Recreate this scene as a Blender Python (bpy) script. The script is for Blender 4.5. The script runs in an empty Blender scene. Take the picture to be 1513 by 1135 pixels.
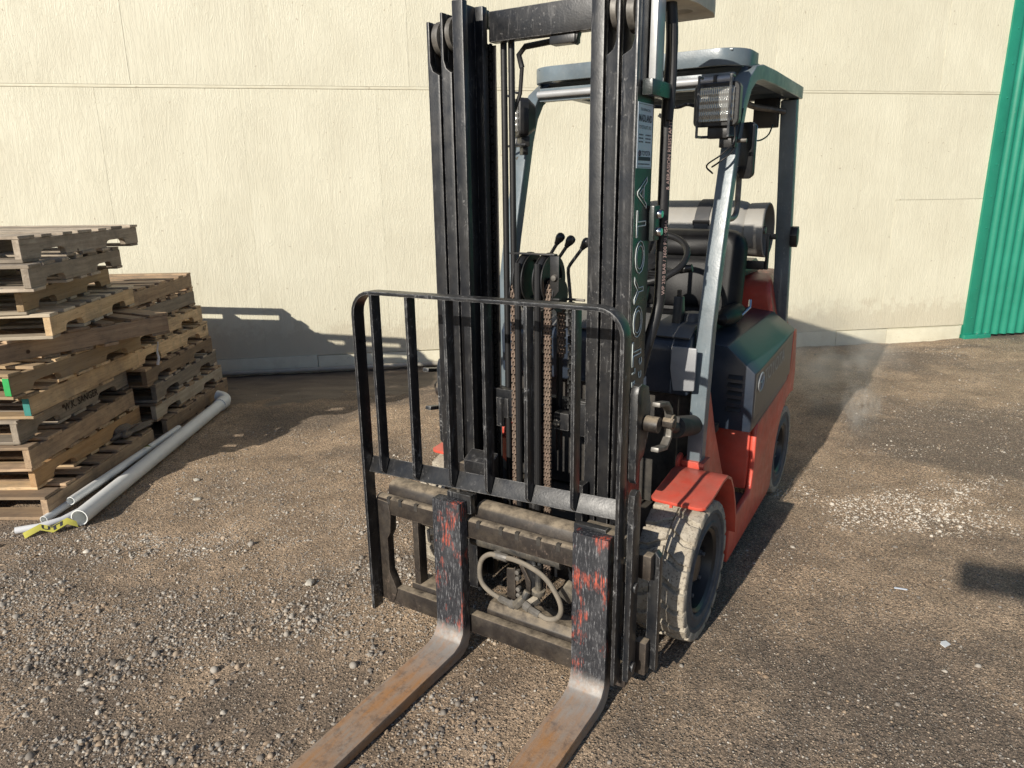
import bpy, bmesh, math, random
import numpy as np
from mathutils import Vector, Matrix, Euler
R = math.radians
random.seed(7)
rng = np.random.default_rng(11)
scene = bpy.context.scene
COL = scene.collection
# ------------------------------------------------------------------ camera
cam_data = bpy.data.cameras.new('camera')
cam = bpy.data.objects.new('camera', cam_data)
COL.objects.link(cam)
scene.camera = cam
cam_data.sensor_width = 36.0
cam_data.lens = 1060.0 / 1513.0 * 36.0
cam_data.clip_end = 500.0
cam_data.clip_start = 0.05
_p, _r = R(15.5), R(0.7)
_fw = Vector((0, math.cos(_p), -math.sin(_p)))
_up0 = Vector((0, math.sin(_p), math.cos(_p)))
_rt0 = Vector((1, 0, 0))
_rt = _rt0 * math.cos(_r) - _up0 * math.sin(_r)
_up = _rt0 * math.sin(_r) + _up0 * math.cos(_r)
_m = Matrix((_rt, _up, -_fw)).transposed().to_4x4()
_m.translation = (0, 0, 1.7938)
cam.matrix_world = _m
# ------------------------------------------------------------------ light
SUN_AZ, SUN_EL = 35.0, 26.0          # light travels towards azimuth 35 deg (right of +Y)
world = bpy.data.worlds.new('World')
scene.world = world
world.use_nodes = True
wn = world.node_tree.nodes
wl_ = world.node_tree.links
wn.clear()
sky = wn.new('ShaderNodeTexSky')
sky.sky_type = 'NISHITA'
sky.sun_disc = False
sky.sun_elevation = R(SUN_EL)
sky.sun_rotation = R(180 + SUN_AZ)
sky.altitude = 100.0
sky.ozone_density = 4.0
bg = wn.new('ShaderNodeBackground')
bg.inputs['Strength'].default_value = 0.082
wo = wn.new('ShaderNodeOutputWorld')
wl_.new(sky.outputs[0], bg.inputs['Color'])
wl_.new(bg.outputs[0], wo.inputs['Surface'])
sun_data = bpy.data.lights.new('sun', 'SUN')
sun_data.energy = 5.0
sun_data.angle = R(0.53)
sun_data.color = (1.0, 0.93, 0.82)
sun = bpy.data.objects.new('sun', sun_data)
COL.objects.link(sun)
_sd = Vector((math.sin(R(SUN_AZ)) * math.cos(R(SUN_EL)), math.cos(R(SUN_AZ)) * math.cos(R(SUN_EL)), -math.sin(R(SUN_EL))))
sun.rotation_euler = _sd.to_track_quat('-Z', 'Y').to_euler()
sun.location = (-6, -8, 8)
scene.view_settings.view_transform = 'Standard'
scene.view_settings.look = 'None'
scene.view_settings.gamma = 1.0
scene.view_settings.use_curve_mapping = False
scene.view_settings.exposure = 0.22
scene.render.engine = 'CYCLES'
scene.cycles.use_denoising = True
scene.cycles.max_bounces = 6
scene.cycles.volume_bounces = 1

# ------------------------------------------------------------------ node helper
class G:
    def __init__(s, name):
        s.m = bpy.data.materials.new(name)
        s.m.use_nodes = True
        s.t = s.m.node_tree
        s.t.nodes.clear()
        s.out = s.t.nodes.new('ShaderNodeOutputMaterial')
        s.b = s.t.nodes.new('ShaderNodeBsdfPrincipled')
        s.t.links.new(s.b.outputs[0], s.out.inputs['Surface'])
        s.oc = None
    def node(s, typ, **kw):
        n = s.t.nodes.new(typ)
        for k, v in kw.items():
            setattr(n, k, v)
        return n
    def put(s, sock, v):
        if isinstance(v, bpy.types.NodeSocket):
            s.t.links.new(v, sock)
        elif v is not None:
            if isinstance(v, (tuple, list)) and len(v) == 3 and sock.type == 'RGBA':
                v = (*v, 1.0)
            sock.default_value = v
    def co(s, kind='Object', scale=(1, 1, 1), loc=(0, 0, 0), rot=(0, 0, 0)):
        if s.oc is None:
            s.oc = s.node('ShaderNodeTexCoord')
        mp = s.node('ShaderNodeMapping')
        s.t.links.new(s.oc.outputs[kind], mp.inputs['Vector'])
        mp.inputs['Scale'].default_value = scale
        mp.inputs['Location'].default_value = loc
        mp.inputs['Rotation'].default_value = rot
        return mp.outputs[0]
    def noise(s, vec, scale=5.0, detail=4.0, rough=0.55, dist=0.0, color=False):
        n = s.node('ShaderNodeTexNoise')
        s.put(n.inputs['Vector'], vec)
        n.inputs['Scale'].default_value = scale
        n.inputs['Detail'].default_value = detail
        n.inputs['Roughness'].default_value = rough
        n.inputs['Distortion'].default_value = dist
        return n.outputs['Color' if color else 'Fac']
    def voro(s, vec, scale=5.0, feature='F1', out='Distance', rand=1.0):
        n = s.node('ShaderNodeTexVoronoi', feature=feature)
        s.put(n.inputs['Vector'], vec)
        n.inputs['Scale'].default_value = scale
        n.inputs['Randomness'].default_value = rand
        return n.outputs[out]
    def ramp(s, fac, *stops):
        n = s.node('ShaderNodeValToRGB')
        e = n.color_ramp.elements
        while len(e) < len(stops):
            e.new(0.5)
        for el, (p, c) in zip(e, stops):
            el.position = p
            el.color = (c, c, c, 1) if isinstance(c, (int, float)) else (*c, 1)
        s.put(n.inputs[0], fac)
        return n.outputs[0]
    def mix(s, fac, a, b, blend='MIX'):
        n = s.node('ShaderNodeMix', data_type='RGBA', blend_type=blend)
        s.put(n.inputs[0], fac)
        s.put(n.inputs[6], a)
        s.put(n.inputs[7], b)
        return n.outputs[2]
    def math(s, op, a, b=None, clamp=False):
        n = s.node('ShaderNodeMath', operation=op, use_clamp=clamp)
        s.put(n.inputs[0], a)
        if b is not None:
            s.put(n.inputs[1], b)
        return n.outputs[0]
    def bump(s, h, strength=0.5, dist=0.01, normal=None):
        n = s.node('ShaderNodeBump')
        n.inputs['Strength'].default_value = strength
        n.inputs['Distance'].default_value = dist
        s.put(n.inputs['Height'], h)
        if normal is not None:
            s.put(n.inputs['Normal'], normal)
        return n.outputs[0]
    def up(s, lo=0.3, hi=0.9):
        """how far a face looks upwards (where dust settles)"""
        g = s.node('ShaderNodeNewGeometry')
        sp = s.node('ShaderNodeSeparateXYZ')
        s.t.links.new(g.outputs['Normal'], sp.inputs[0])
        return s.ramp(sp.outputs['Z'], (lo, 0.0), (hi, 1.0))
    def edge(s, rad=0.006, lo=0.02, hi=0.25):
        bv = s.node('ShaderNodeBevel', samples=4)
        bv.inputs['Radius'].default_value = rad
        g = s.node('ShaderNodeNewGeometry')
        d = s.node('ShaderNodeVectorMath', operation='DOT_PRODUCT')
        s.t.links.new(bv.outputs[0], d.inputs[0])
        s.t.links.new(g.outputs['Normal'], d.inputs[1])
        inv = s.math('SUBTRACT', 1.0, d.outputs['Value'])
        return s.ramp(inv, (lo, 0.0), (hi, 1.0))
    def rnd(s):
        return s.node('ShaderNodeObjectInfo').outputs['Random']
    def set(s, color=None, rough=None, metal=None, normal=None, spec=None, **kw):
        for k, v in (('Base Color', color), ('Roughness', rough), ('Metallic', metal), ('Normal', normal), ('Specular IOR Level', spec)):
            if v is not None:
                s.put(s.b.inputs[k], v)
        for k, v in kw.items():
            s.put(s.b.inputs[k], v)
        return s.m

M = {}
def plain(name, col, rough=0.5, metal=0.0, var=0.25, dust=0.0, bump=0.1, sc=9.0):
    g = G(name)
    c = g.co()
    n = g.noise(c, sc, 5, 0.6)
    f = g.ramp(n, (0.3, 1 - var), (0.7, 1 + var))
    col2 = g.mix(1.0, col, f, 'MULTIPLY')
    if dust:
        d = g.math('MULTIPLY', g.ramp(g.noise(c, 14, 6, 0.7), (0.35, 0.0), (0.62, 1.0)), dust)
        d2 = g.math('MAXIMUM', d, g.math('MULTIPLY', g.up(), min(1.0, dust * 1.5)))
        col2 = g.mix(d2, col2, (0.33, 0.28, 0.21))
        rough = g.ramp(d2, (0.0, rough), (1.0, 0.9))
    fine = g.noise(c, 90, 3, 0.6)
    M[name] = g.set(col2, rough, metal, g.bump(fine, bump, 0.004))
    return M[name]

def worn(name, col, rough, chip, chip_amt=0.5, dust=0.2, edge=0.8, scr=True, updust=None, dustcol=(0.30, 0.26, 0.20), spec=0.5, rad=0.006):
    """painted steel: chips, scratches running down the part, bare edges and settled dust"""
    g = G(name)
    c = g.co()
    base = g.mix(1.0, col, g.ramp(g.noise(c, 4, 5, 0.6), (0.25, 0.65), (0.75, 1.35)), 'MULTIPLY')
    st = g.co(scale=(26, 26, 3.0))
    streak = g.ramp(g.noise(st, 3.0, 6, 0.72), (0.60 - 0.08 * chip_amt, 0.0), (0.70, 1.0))
    spots = g.ramp(g.noise(c, 55, 4, 0.7), (0.64 - 0.08 * chip_amt, 0.0), (0.72, 1.0))
    patch = g.ramp(g.noise(c, 5, 3, 0.6), (0.48, 0.0), (0.66, 1.0))
    ch = g.math('MULTIPLY', g.math('MAXIMUM', g.math('MULTIPLY', streak, 0.6 if scr else 0.0), spots), g.math('MULTIPLY', patch, chip_amt, True))
    if edge:
        e = g.math('MULTIPLY', g.edge(rad), g.ramp(g.noise(c, 30, 4, 0.7), (0.38, 0.0), (0.6, edge)))
        ch = g.math('MAXIMUM', ch, e)
    c2 = g.mix(ch, base, chip)
    dn = g.ramp(g.noise(c, 11, 6, 0.72), (0.42, 0.0), (0.72, 1.0))
    du = g.math('MAXIMUM', g.math('MULTIPLY', dn, dust), g.math('MULTIPLY', g.up(), g.math('MULTIPLY', g.ramp(g.noise(c, 18, 5, 0.7), (0.3, 0.1), (0.6, 1.0)), min(1, dust * 1.6) if updust is None else updust)))
    c3 = g.mix(du, c2, dustcol)
    rr = g.math('ADD', g.math('MULTIPLY', du, 0.35), g.ramp(g.noise(c, 20, 4, 0.6), (0.3, max(0.05, rough - 0.08)), (0.7, rough + 0.1)), True)
    h = g.math('SUBTRACT', g.noise(c, 120, 3, 0.6), g.math('MULTIPLY', ch, 0.8))
    M[name] = g.set(c3, rr, 0.0, g.bump(h, 0.12, 0.004), spec)
    return M[name]
# ------------------------------------------------------------------ materials
worn('mast_paint', (0.008, 0.009, 0.0115), 0.38, (0.33, 0.32, 0.31), 0.6, 0.05, 1.0)
worn('black_bar', (0.009, 0.0105, 0.0135), 0.34, (0.40, 0.40, 0.40), 0.9, 0.06, 1.0, rad=0.005)
worn('slate_paint', (0.115, 0.147, 0.168), 0.34, (0.42, 0.44, 0.45), 0.55, 0.10, 0.7)
worn('mast_side', (0.020, 0.026, 0.026), 0.30, (0.25, 0.25, 0.25), 0.25, 0.05, 0.8)
worn('carriage_steel', (0.019, 0.015, 0.013), 0.48, (0.20, 0.15, 0.12), 0.7, 0.12, 0.9, dustcol=(0.34, 0.275, 0.195), updust=0.85)
worn('red_paint', (0.56, 0.075, 0.046), 0.36, (0.26, 0.16, 0.13), 0.30, 0.13, 0.5)
worn('dusty_cylinder', (0.03, 0.03, 0.03), 0.45, (0.4, 0.36, 0.30), 0.6, 0.30, 0.3, dustcol=(0.40, 0.34, 0.25), updust=0.95)
plain('dark_rubber', (0.011, 0.011, 0.012), 0.5, 0, 0.2)
plain('dull_pipe', (0.34, 0.32, 0.27), 0.5, 0, 0.2, 0.3)
plain('dusty_hose', (0.125, 0.11, 0.09), 0.75, 0, 0.25, 0.35)
plain('steel', (0.15, 0.143, 0.132), 0.42, 0.45, 0.6, 0.15, sc=22)
plain('chrome', (0.62, 0.62, 0.62), 0.16, 1.0, 0.05)
plain('rusty_chain', (0.15, 0.105, 0.08), 0.62, 0.25, 0.45, 0.15, sc=40)
plain('black_chain', (0.012, 0.012, 0.012), 0.5, 0.2, 0.3)
plain('black_plastic', (0.012, 0.013, 0.015), 0.35, 0, 0.15, 0.04)
plain('navy_plastic', (0.020, 0.030, 0.048), 0.30, 0, 0.12, 0.03)
plain('decal_ground_reflect', (0.075, 0.073, 0.068), 0.32, 0, 0.12, 0.05)  # hood side: brownish ground reflection put into the colour
plain('silver_cover', (0.26, 0.27, 0.285), 0.36, 0.1, 0.15, 0.08)
plain('grey_cowl', (0.075, 0.082, 0.092), 0.4, 0, 0.15, 0.12)
plain('engine_black', (0.010, 0.010, 0.011), 0.7, 0, 0.3, 0.12)
plain('silver_strip', (0.42, 0.43, 0.44), 0.35, 0.2, 0.15, 0.1)
plain('pvc', (0.74, 0.76, 0.75), 0.32, 0, 0.06, 0.10, 0.02)
plain('pvc_white', (0.74, 0.75, 0.76), 0.32, 0, 0.05, 0.08, 0.02)
plain('sticker', (0.55, 0.60, 0.68), 0.4, 0, 0.05)
plain('ink', (0.03, 0.03, 0.045), 0.6, 0, 0.05)
plain('outline_paint', (0.62, 0.68, 0.65), 0.5, 0, 0.3)
plain('badge_grey', (0.34, 0.35, 0.35), 0.45, 0, 0.1)
plain('hose_print', (0.42, 0.30, 0.27), 0.6, 0, 0.3)
plain('stencil', (0.030, 0.022, 0.016), 0.9, 0, 0.4)
plain('green_end', (0.02, 0.30, 0.07), 0.7, 0, 0.3)
plain('teal_end', (0.03, 0.20, 0.17), 0.7, 0, 0.3)
plain('tape_yellow', (0.50, 0.47, 0.05), 0.4, 0, 0.2, 0.15)
plain('orange_lens', (0.65, 0.09, 0.01), 0.25, 0, 0.05)
plain('tank_paint', (0.26, 0.255, 0.24), 0.5, 0.0, 0.12, 0.2, 0.05)
plain('pale_plate', (0.60, 0.56, 0.46), 0.6, 0.0, 0.25, 0.1)
plain('webbing', (0.03, 0.034, 0.042), 0.6, 0, 0.2, 0.1)
plain('stone', (0.42, 0.39, 0.33), 0.85, 0, 0.25, 0, 0.5, 30)
plain('leaf', (0.22, 0.25, 0.03), 0.6, 0, 0.2)
plain('rag', (0.10, 0.075, 0.06), 0.95, 0, 0.5, 0.3, 1.0, 40)

def m_seat():
    g = G('seat_vinyl')
    c = g.co()
    n = g.noise(c, 260, 2, 0.5)
    d = g.ramp(g.noise(c, 7, 5, 0.7), (0.45, 0.0), (0.75, 0.5))
    M['seat_vinyl'] = g.set(g.mix(d, (0.006, 0.006, 0.007), (0.030, 0.029, 0.027)), 0.46, 0.0, g.bump(n, 0.25, 0.002), 0.22)
m_seat()

def m_fork():
    g = G('fork_paint')
    c = g.co()
    sp = g.node('ShaderNodeSeparateXYZ')
    g.t.links.new(c, sp.inputs[0])
    st = g.co(scale=(40, 40, 6))
    orange = g.math('MULTIPLY', g.ramp(g.noise(g.co(scale=(11, 11, 7), loc=(0.35, 0, 0.2)), 1.0, 4, 0.65), (0.53, 0.0), (0.66, 1.0)), g.ramp(g.noise(g.co(scale=(130, 130, 13)), 1.0, 5, 0.7), (0.46, 0.0), (0.56, 1.0)))
    grey = g.ramp(g.noise(g.co(scale=(150, 150, 22)), 1.0, 6, 0.78), (0.53, 0.0), (0.66, 0.8))
    base = g.mix(grey, (0.014, 0.015, 0.019), (0.30, 0.30, 0.31))
    base = g.mix(g.ramp(g.noise(c, 9, 4, 0.6), (0.50, 0.0), (0.75, 0.5)), base, (0.10, 0.10, 0.105))
    shank = g.mix(orange, base, (0.50, 0.088, 0.045))
    # blade: rubbed bright at the heel, brown rust towards the tip
    rust = g.mix(g.ramp(g.noise(g.co(scale=(30, 5, 30)), 1.0, 6, 0.7), (0.35, 0.0), (0.66, 1.0)), (0.30, 0.150, 0.058), (0.24, 0.195, 0.155))
    rust = g.mix(g.ramp(g.noise(c, 22, 6, 0.75), (0.50, 0.0), (0.68, 0.8)), rust, (0.105, 0.07, 0.05))
    rust = g.mix(g.ramp(sp.outputs['Y'], (-0.60 + 0.5, 0.0), (0.5 - 0.08, 0.0)), rust, (0.3, 0.29, 0.27))
    mr = g.node('ShaderNodeMapRange')
    g.t.links.new(sp.outputs['Y'], mr.inputs[0])
    for i, v in ((1, -0.26), (2, -0.01), (3, 0.0), (4, 1.0)):
        mr.inputs[i].default_value = v
    bright = g.math('MULTIPLY', mr.outputs[0], g.ramp(g.noise(g.co(scale=(50, 8, 50)), 1.2, 5, 0.7), (0.3, 0.35), (0.65, 1.0)))
    blade = g.mix(bright, rust, (0.27, 0.26, 0.245))
    mz = g.node('ShaderNodeMapRange')
    g.t.links.new(g.math('ADD', sp.outputs['Z'], g.math('MULTIPLY', g.noise(c, 28, 4, 0.7), 0.05)), mz.inputs[0])
    for i, v in ((1, 0.115), (2, 0.165), (3, 0.0), (4, 1.0)):
        mz.inputs[i].default_value = v
    col = g.mix(mz.outputs[0], blade, shank)
    h = g.math('ADD', g.noise(c, 70, 4, 0.6), g.math('MULTIPLY', orange, 0.5))
    M['fork_paint'] = g.set(col, g.ramp(g.noise(c, 16, 4, 0.6), (0.3, 0.46), (0.7, 0.70)), g.math('MULTIPLY', bright, 0.12), g.bump(h, 0.2, 0.004))
m_fork()

def m_tyre():
    g = G('tyre_tread')
    c = g.co()
    n = g.noise(c, 26, 6, 0.7)
    sp = g.ramp(g.noise(c, 120, 3, 0.7), (0.56, 0.0), (0.66, 1.0))
    col = g.mix(g.ramp(n, (0.36, 0.0), (0.64, 1.0)), (0.30, 0.26, 0.20), (0.43, 0.385, 0.31))
    col = g.mix(sp, col, (0.12, 0.10, 0.085))
    M['tyre_tread'] = g.set(col, 0.92, 0.0, g.bump(g.noise(c, 90, 4, 0.7), 0.5, 0.006))
    g = G('tyre_side')
    c = g.co()
    col = g.mix(g.ramp(g.noise(c, 12, 5, 0.7), (0.35, 0.0), (0.7, 1.0)), (0.055, 0.057, 0.062), (0.13, 0.13, 0.13))
    M['tyre_side'] = g.set(col, 0.75, 0.0, g.bump(g.noise(c, 60, 4, 0.6), 0.25, 0.004))
m_tyre()

def m_wood(name, a, b, grey):
    g = G(name)
    r = g.rnd()
    off = g.node('ShaderNodeCombineXYZ')
    g.put(off.inputs[0], g.math('MULTIPLY', r, 37.0))
    g.put(off.inputs[1], g.math('MULTIPLY', r, 11.0))
    ad = g.node('ShaderNodeVectorMath', operation='ADD')
    g.t.links.new(g.co(), ad.inputs[0])
    g.t.links.new(off.outputs[0], ad.inputs[1])
    mp = g.node('ShaderNodeMapping')
    g.t.links.new(ad.outputs[0], mp.inputs['Vector'])
    mp.inputs['Scale'].default_value = (1.6, 26, 26)
    grain = g.noise(mp.outputs[0], 1.6, 6, 0.66, 0.6)
    fine = g.noise(mp.outputs[0], 6.0, 4, 0.7, 0.2)
    dirt = g.noise(ad.outputs[0], 5.5, 6, 0.72)
    col = g.mix(g.ramp(grain, (0.32, 0.0), (0.66, 1.0)), a, b)
    col = g.mix(1.0, col, g.ramp(r, (0.0, 0.60), (1.0, 1.45)), 'MULTIPLY')
    col = g.mix(g.ramp(dirt, (0.45, 0.0), (0.72, 0.75)), col, grey)
    col = g.mix(g.ramp(fine, (0.61, 0.0), (0.70, 0.85)), col, (0.05, 0.035, 0.025))
    kn = g.ramp(g.voro(ad.outputs[0], 5.0), (0.045, 1.0), (0.075, 0.0))
    col = g.mix(kn, col, (0.055, 0.03, 0.018))
    h = g.math('ADD', grain, g.math('MULTIPLY', fine, 0.6))
    M[name] = g.set(col, 0.85, 0.0, g.bump(h, 0.45, 0.004))
m_wood('wood_tan', (0.38, 0.255, 0.135), (0.56, 0.41, 0.24), (0.23, 0.18, 0.13))
m_wood('wood_grey', (0.26, 0.21, 0.155), (0.42, 0.355, 0.275), (0.13, 0.11, 0.09))
m_wood('wood_brown', (0.25, 0.165, 0.10), (0.42, 0.30, 0.185), (0.13, 0.10, 0.075))
m_wood('wood_orange', (0.46, 0.26, 0.11), (0.64, 0.41, 0.20), (0.28, 0.18, 0.11))
m_wood('wood_pale', (0.40, 0.33, 0.24), (0.56, 0.48, 0.36), (0.28, 0.22, 0.16))

def m_wall():
    g = G('cream_ply')
    c = g.co()
    r = g.rnd()
    off = g.node('ShaderNodeCombineXYZ')
    g.put(off.inputs[0], g.math('MULTIPLY', r, 23.0))
    g.put(off.inputs[2], g.math('MULTIPLY', r, 9.0))
    ad = g.node('ShaderNodeVectorMath', operation='ADD')
    g.t.links.new(c, ad.inputs[0])
    g.t.links.new(off.outputs[0], ad.inputs[1])
    mp = g.node('ShaderNodeMapping')
    g.t.links.new(ad.outputs[0], mp.inputs['Vector'])
    mp.inputs['Scale'].default_value = (11, 11, 1.5)
    grain = g.noise(mp.outputs[0], 2.2, 6, 0.6, 1.4)
    mp2 = g.node('ShaderNodeMapping')
    g.t.links.new(ad.outputs[0], mp2.inputs['Vector'])
    mp2.inputs['Scale'].default_value = (46, 46, 4.2)
    grain2 = g.noise(mp2.outputs[0], 2.0, 4, 0.65, 0.5)
    rays = g.ramp(grain, (0.44, 0.0), (0.50, 1.0), (0.58, 0.15))
    blot = g.noise(ad.outputs[0], 1.6, 5, 0.6)
    roll = g.noise(ad.outputs[0], 38, 3, 0.6)
    col = g.mix(g.ramp(blot, (0.3, 0.0), (0.7, 1.0)), (0.570, 0.540, 0.415), (0.645, 0.618, 0.485))
    col = g.mix(1.0, col, g.ramp(r, (0.0, 0.985), (1.0, 1.015)), 'MULTIPLY')
    col = g.mix(g.ramp(grain2, (0.62, 0.0), (0.74, 0.22)), col, (0.55, 0.47, 0.32))
    pit = g.ramp(g.noise(ad.outputs[0], 24, 2, 0.4), (0.755, 0.0), (0.775, 0.5))
    col = g.mix(pit, col, (0.30, 0.24, 0.16))
    gp_ = g.node('ShaderNodeNewGeometry'); gz_ = g.node('ShaderNodeSeparateXYZ'); g.t.links.new(gp_.outputs['Position'], gz_.inputs[0])
    splash = g.ramp(g.math('SUBTRACT', gz_.outputs['Z'], g.math('MULTIPLY', g.noise(ad.outputs[0], 7, 6, 0.72), 0.75)), (-0.20, 0.30), (0.12, 0.0))
    col = g.mix(splash, col, (0.36, 0.29, 0.20))
    run = g.ramp(g.noise(g.co(scale=(9, 9, 0.5)), 1.3, 5, 0.6), (0.60, 0.0), (0.76, 0.22))
    col = g.mix(run, col, (0.44, 0.40, 0.30))
    h = g.math('ADD', g.math('MULTIPLY', rays, 0.55), g.math('ADD', g.math('MULTIPLY', grain2, 0.5), g.math('MULTIPLY', roll, 0.25)))
    M['cream_ply'] = g.set(col, 0.55, 0.0, g.bump(h, 0.42, 0.007))
    g = G('cream_board')
    c = g.co()
    col = g.mix(g.ramp(g.noise(c, 6, 6, 0.7), (0.35, 0.0), (0.7, 1.0)), (0.65, 0.62, 0.48), (0.56, 0.52, 0.39))
    col = g.mix(g.ramp(g.noise(c, 17, 5, 0.7), (0.62, 0.0), (0.72, 0.7)), col, (0.32, 0.26, 0.18))
    M['cream_board'] = g.set(col, 0.6, 0.0, g.bump(g.noise(g.co(scale=(3, 30, 30)), 2, 5, 0.65), 0.4, 0.006))
    g = G('green_sheet')
    c = g.co()
    col = g.mix(g.ramp(g.noise(c, 3.0, 6, 0.65), (0.3, 0.0), (0.7, 1.0)), (0.012, 0.185, 0.118), (0.02, 0.235, 0.155))
    col = g.mix(g.ramp(g.noise(c, 40, 4, 0.7), (0.68, 0.0), (0.74, 0.8)), col, (0.25, 0.36, 0.30))
    M['green_sheet'] = g.set(col, 0.34, 0.0, g.bump(g.noise(c, 30, 3, 0.6), 0.06, 0.004))
m_wall()

def m_ground():
    g = G('dirt')
    c = g.co()
    big = g.noise(c, 0.75, 6, 0.62, 0.4)
    midn = g.noise(c, 3.6, 6, 0.68, 0.3)
    col = g.mix(g.ramp(midn, (0.32, 0.0), (0.68, 1.0)), (0.275, 0.197, 0.128), (0.490, 0.358, 0.238))
    col = g.mix(g.ramp(big, (0.42, 0.80), (0.54, 0.0)), col, (0.150, 0.116, 0.087))
    col = g.mix(g.ramp(g.noise(c, 1.5, 5, 0.65), (0.58, 0.0), (0.72, 0.55)), col, (0.43, 0.325, 0.225))
    # fine grit, each grain its own tone
    vc = g.voro(c, 95.0, 'F1', 'Color')
    vd = g.voro(c, 95.0, 'F1', 'Distance')
    bw = g.node('ShaderNodeSeparateColor')
    g.t.links.new(vc, bw.inputs[0])
    grit = g.math('MULTIPLY', g.ramp(bw.outputs[0], (0.42, 0.0), (0.50, 1.0)), g.ramp(vd, (0.30, 1.0), (0.5, 0.0)))
    gritmask = g.math('MULTIPLY', grit, g.ramp(g.noise(c, 2.2, 5, 0.7), (0.34, 0.35), (0.60, 1.0)))
    gcol = g.mix(bw.outputs[1], (0.07, 0.058, 0.048), (0.56, 0.46, 0.34))
    col = g.mix(gritmask, col, gcol)
    v2c = g.voro(c, 235.0, 'F1', 'Color')
    s2 = g.node('ShaderNodeSeparateColor')
    g.t.links.new(v2c, s2.inputs[0])
    col = g.mix(1.0, col, g.ramp(s2.outputs[0], (0.0, 0.42), (0.7, 1.05), (1.0, 1.85)), 'MULTIPLY')
    # damp silt along the foot of the wall (own attribute painted by position)
    at = g.node('ShaderNodeAttribute', attribute_name='wet')
    wetf = g.ramp(g.math('ADD', at.outputs['Fac'], g.math('MULTIPLY', g.math('SUBTRACT', g.noise(c, 2.6, 6, 0.65), 0.5), 0.9)), (0.46, 0.0), (0.54, 1.0))
    silt = g.mix(g.ramp(g.noise(g.co(scale=(1.0, 4.0, 1)), 2.0, 6, 0.65), (0.35, 0.0), (0.65, 1.0)), (0.075, 0.056, 0.042), (0.155, 0.118, 0.088))
    col = g.mix(wetf, col, silt)
    h = g.math('ADD', g.math('MULTIPLY', g.math('SUBTRACT', 1.0, vd), g.math('MULTIPLY', gritmask, 1.6)), g.math('ADD', g.noise(c, 45, 5, 0.7), g.math('MULTIPLY', s2.outputs[1], 0.25)))
    h = g.math('MULTIPLY', h, g.ramp(wetf, (0.0, 1.0), (1.0, 0.25)))
    rough = g.ramp(wetf, (0.0, 0.95), (1.0, 0.62))
    M['dirt'] = g.set(col, rough, 0.0, g.bump(h, 1.0, 0.012))
    g = G('pebble')
    at = g.node('ShaderNodeAttribute', attribute_name='tone', attribute_type='INSTANCER')
    c = g.co()
    col = g.mix(g.ramp(g.noise(c, 2.0, 3, 0.6), (0.3, 0.0), (0.7, 0.35)), at.outputs['Color'], (0.2, 0.15, 0.11))
    M['pebble'] = g.set(col, 0.72, 0.0)
m_ground()

def m_lens():
    g = G('lamp_glass')
    c = g.co()
    w = g.node('ShaderNodeTexWave', wave_type='BANDS', bands_direction='X')
    g.put(w.inputs['Vector'], c)
    w.inputs['Scale'].default_value = 38
    w2 = g.node('ShaderNodeTexWave', wave_type='BANDS', bands_direction='Z')
    g.put(w2.inputs['Vector'], c)
    w2.inputs['Scale'].default_value = 12
    h = g.math('ADD', w.outputs['Fac'], g.math('MULTIPLY', w2.outputs['Fac'], 0.5))
    M['lamp_glass'] = g.set((0.40, 0.40, 0.385), 0.14, 0.5, g.bump(h, 0.8, 0.006))
    g = G('mirror_glass')
    M['mirror_glass'] = g.set((0.75, 0.76, 0.78), 0.04, 1.0)
m_lens()

def m_smoke():
    m = bpy.data.materials.new('exhaust_vapour')
    m.use_nodes = True
    t = m.node_tree
    t.nodes.clear()
    o = t.nodes.new('ShaderNodeOutputMaterial')
    v = t.nodes.new('ShaderNodeVolumePrincipled')
    v.inputs['Color'].default_value = (0.93, 0.92, 0.90, 1)
    v.inputs['Anisotropy'].default_value = 0.2
    tc = t.nodes.new('ShaderNodeTexCoord')
    ln = t.nodes.new('ShaderNodeVectorMath'); ln.operation = 'LENGTH'
    t.links.new(tc.outputs['Object'], ln.inputs[0])
    fall = t.nodes.new('ShaderNodeMapRange')
    fall.inputs[1].default_value = 1.0; fall.inputs[2].default_value = 0.15
    fall.inputs[3].default_value = 0.0; fall.inputs[4].default_value = 1.0
    t.links.new(ln.outputs['Value'], fall.inputs[0])
    nz = t.nodes.new('ShaderNodeTexNoise')
    nz.inputs['Scale'].default_value = 2.1; nz.inputs['Detail'].default_value = 5; nz.inputs['Roughness'].default_value = 0.6
    nz.inputs['Distortion'].default_value = 0.5
    t.links.new(tc.outputs['Object'], nz.inputs['Vector'])
    rp = t.nodes.new('ShaderNodeMapRange')
    rp.inputs[1].default_value = 0.44; rp.inputs[2].default_value = 0.70
    t.links.new(nz.outputs['Fac'], rp.inputs[0])
    mu = t.nodes.new('ShaderNodeMath'); mu.operation = 'MULTIPLY'
    t.links.new(fall.outputs[0], mu.inputs[0]); t.links.new(rp.outputs[0], mu.inputs[1])
    at = t.nodes.new('ShaderNodeObjectInfo')
    m2 = t.nodes.new('ShaderNodeMath'); m2.operation = 'MULTIPLY'
    t.links.new(mu.outputs[0], m2.inputs[0])
    sep = t.nodes.new('ShaderNodeSeparateColor')
    t.links.new(at.outputs['Color'], sep.inputs[0])
    t.links.new(sep.outputs[0], m2.inputs[1])
    t.links.new(m2.outputs[0], v.inputs['Density'])
    t.links.new(v.outputs[0], o.inputs['Volume'])
    M['vapour'] = m
m_smoke()

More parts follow.
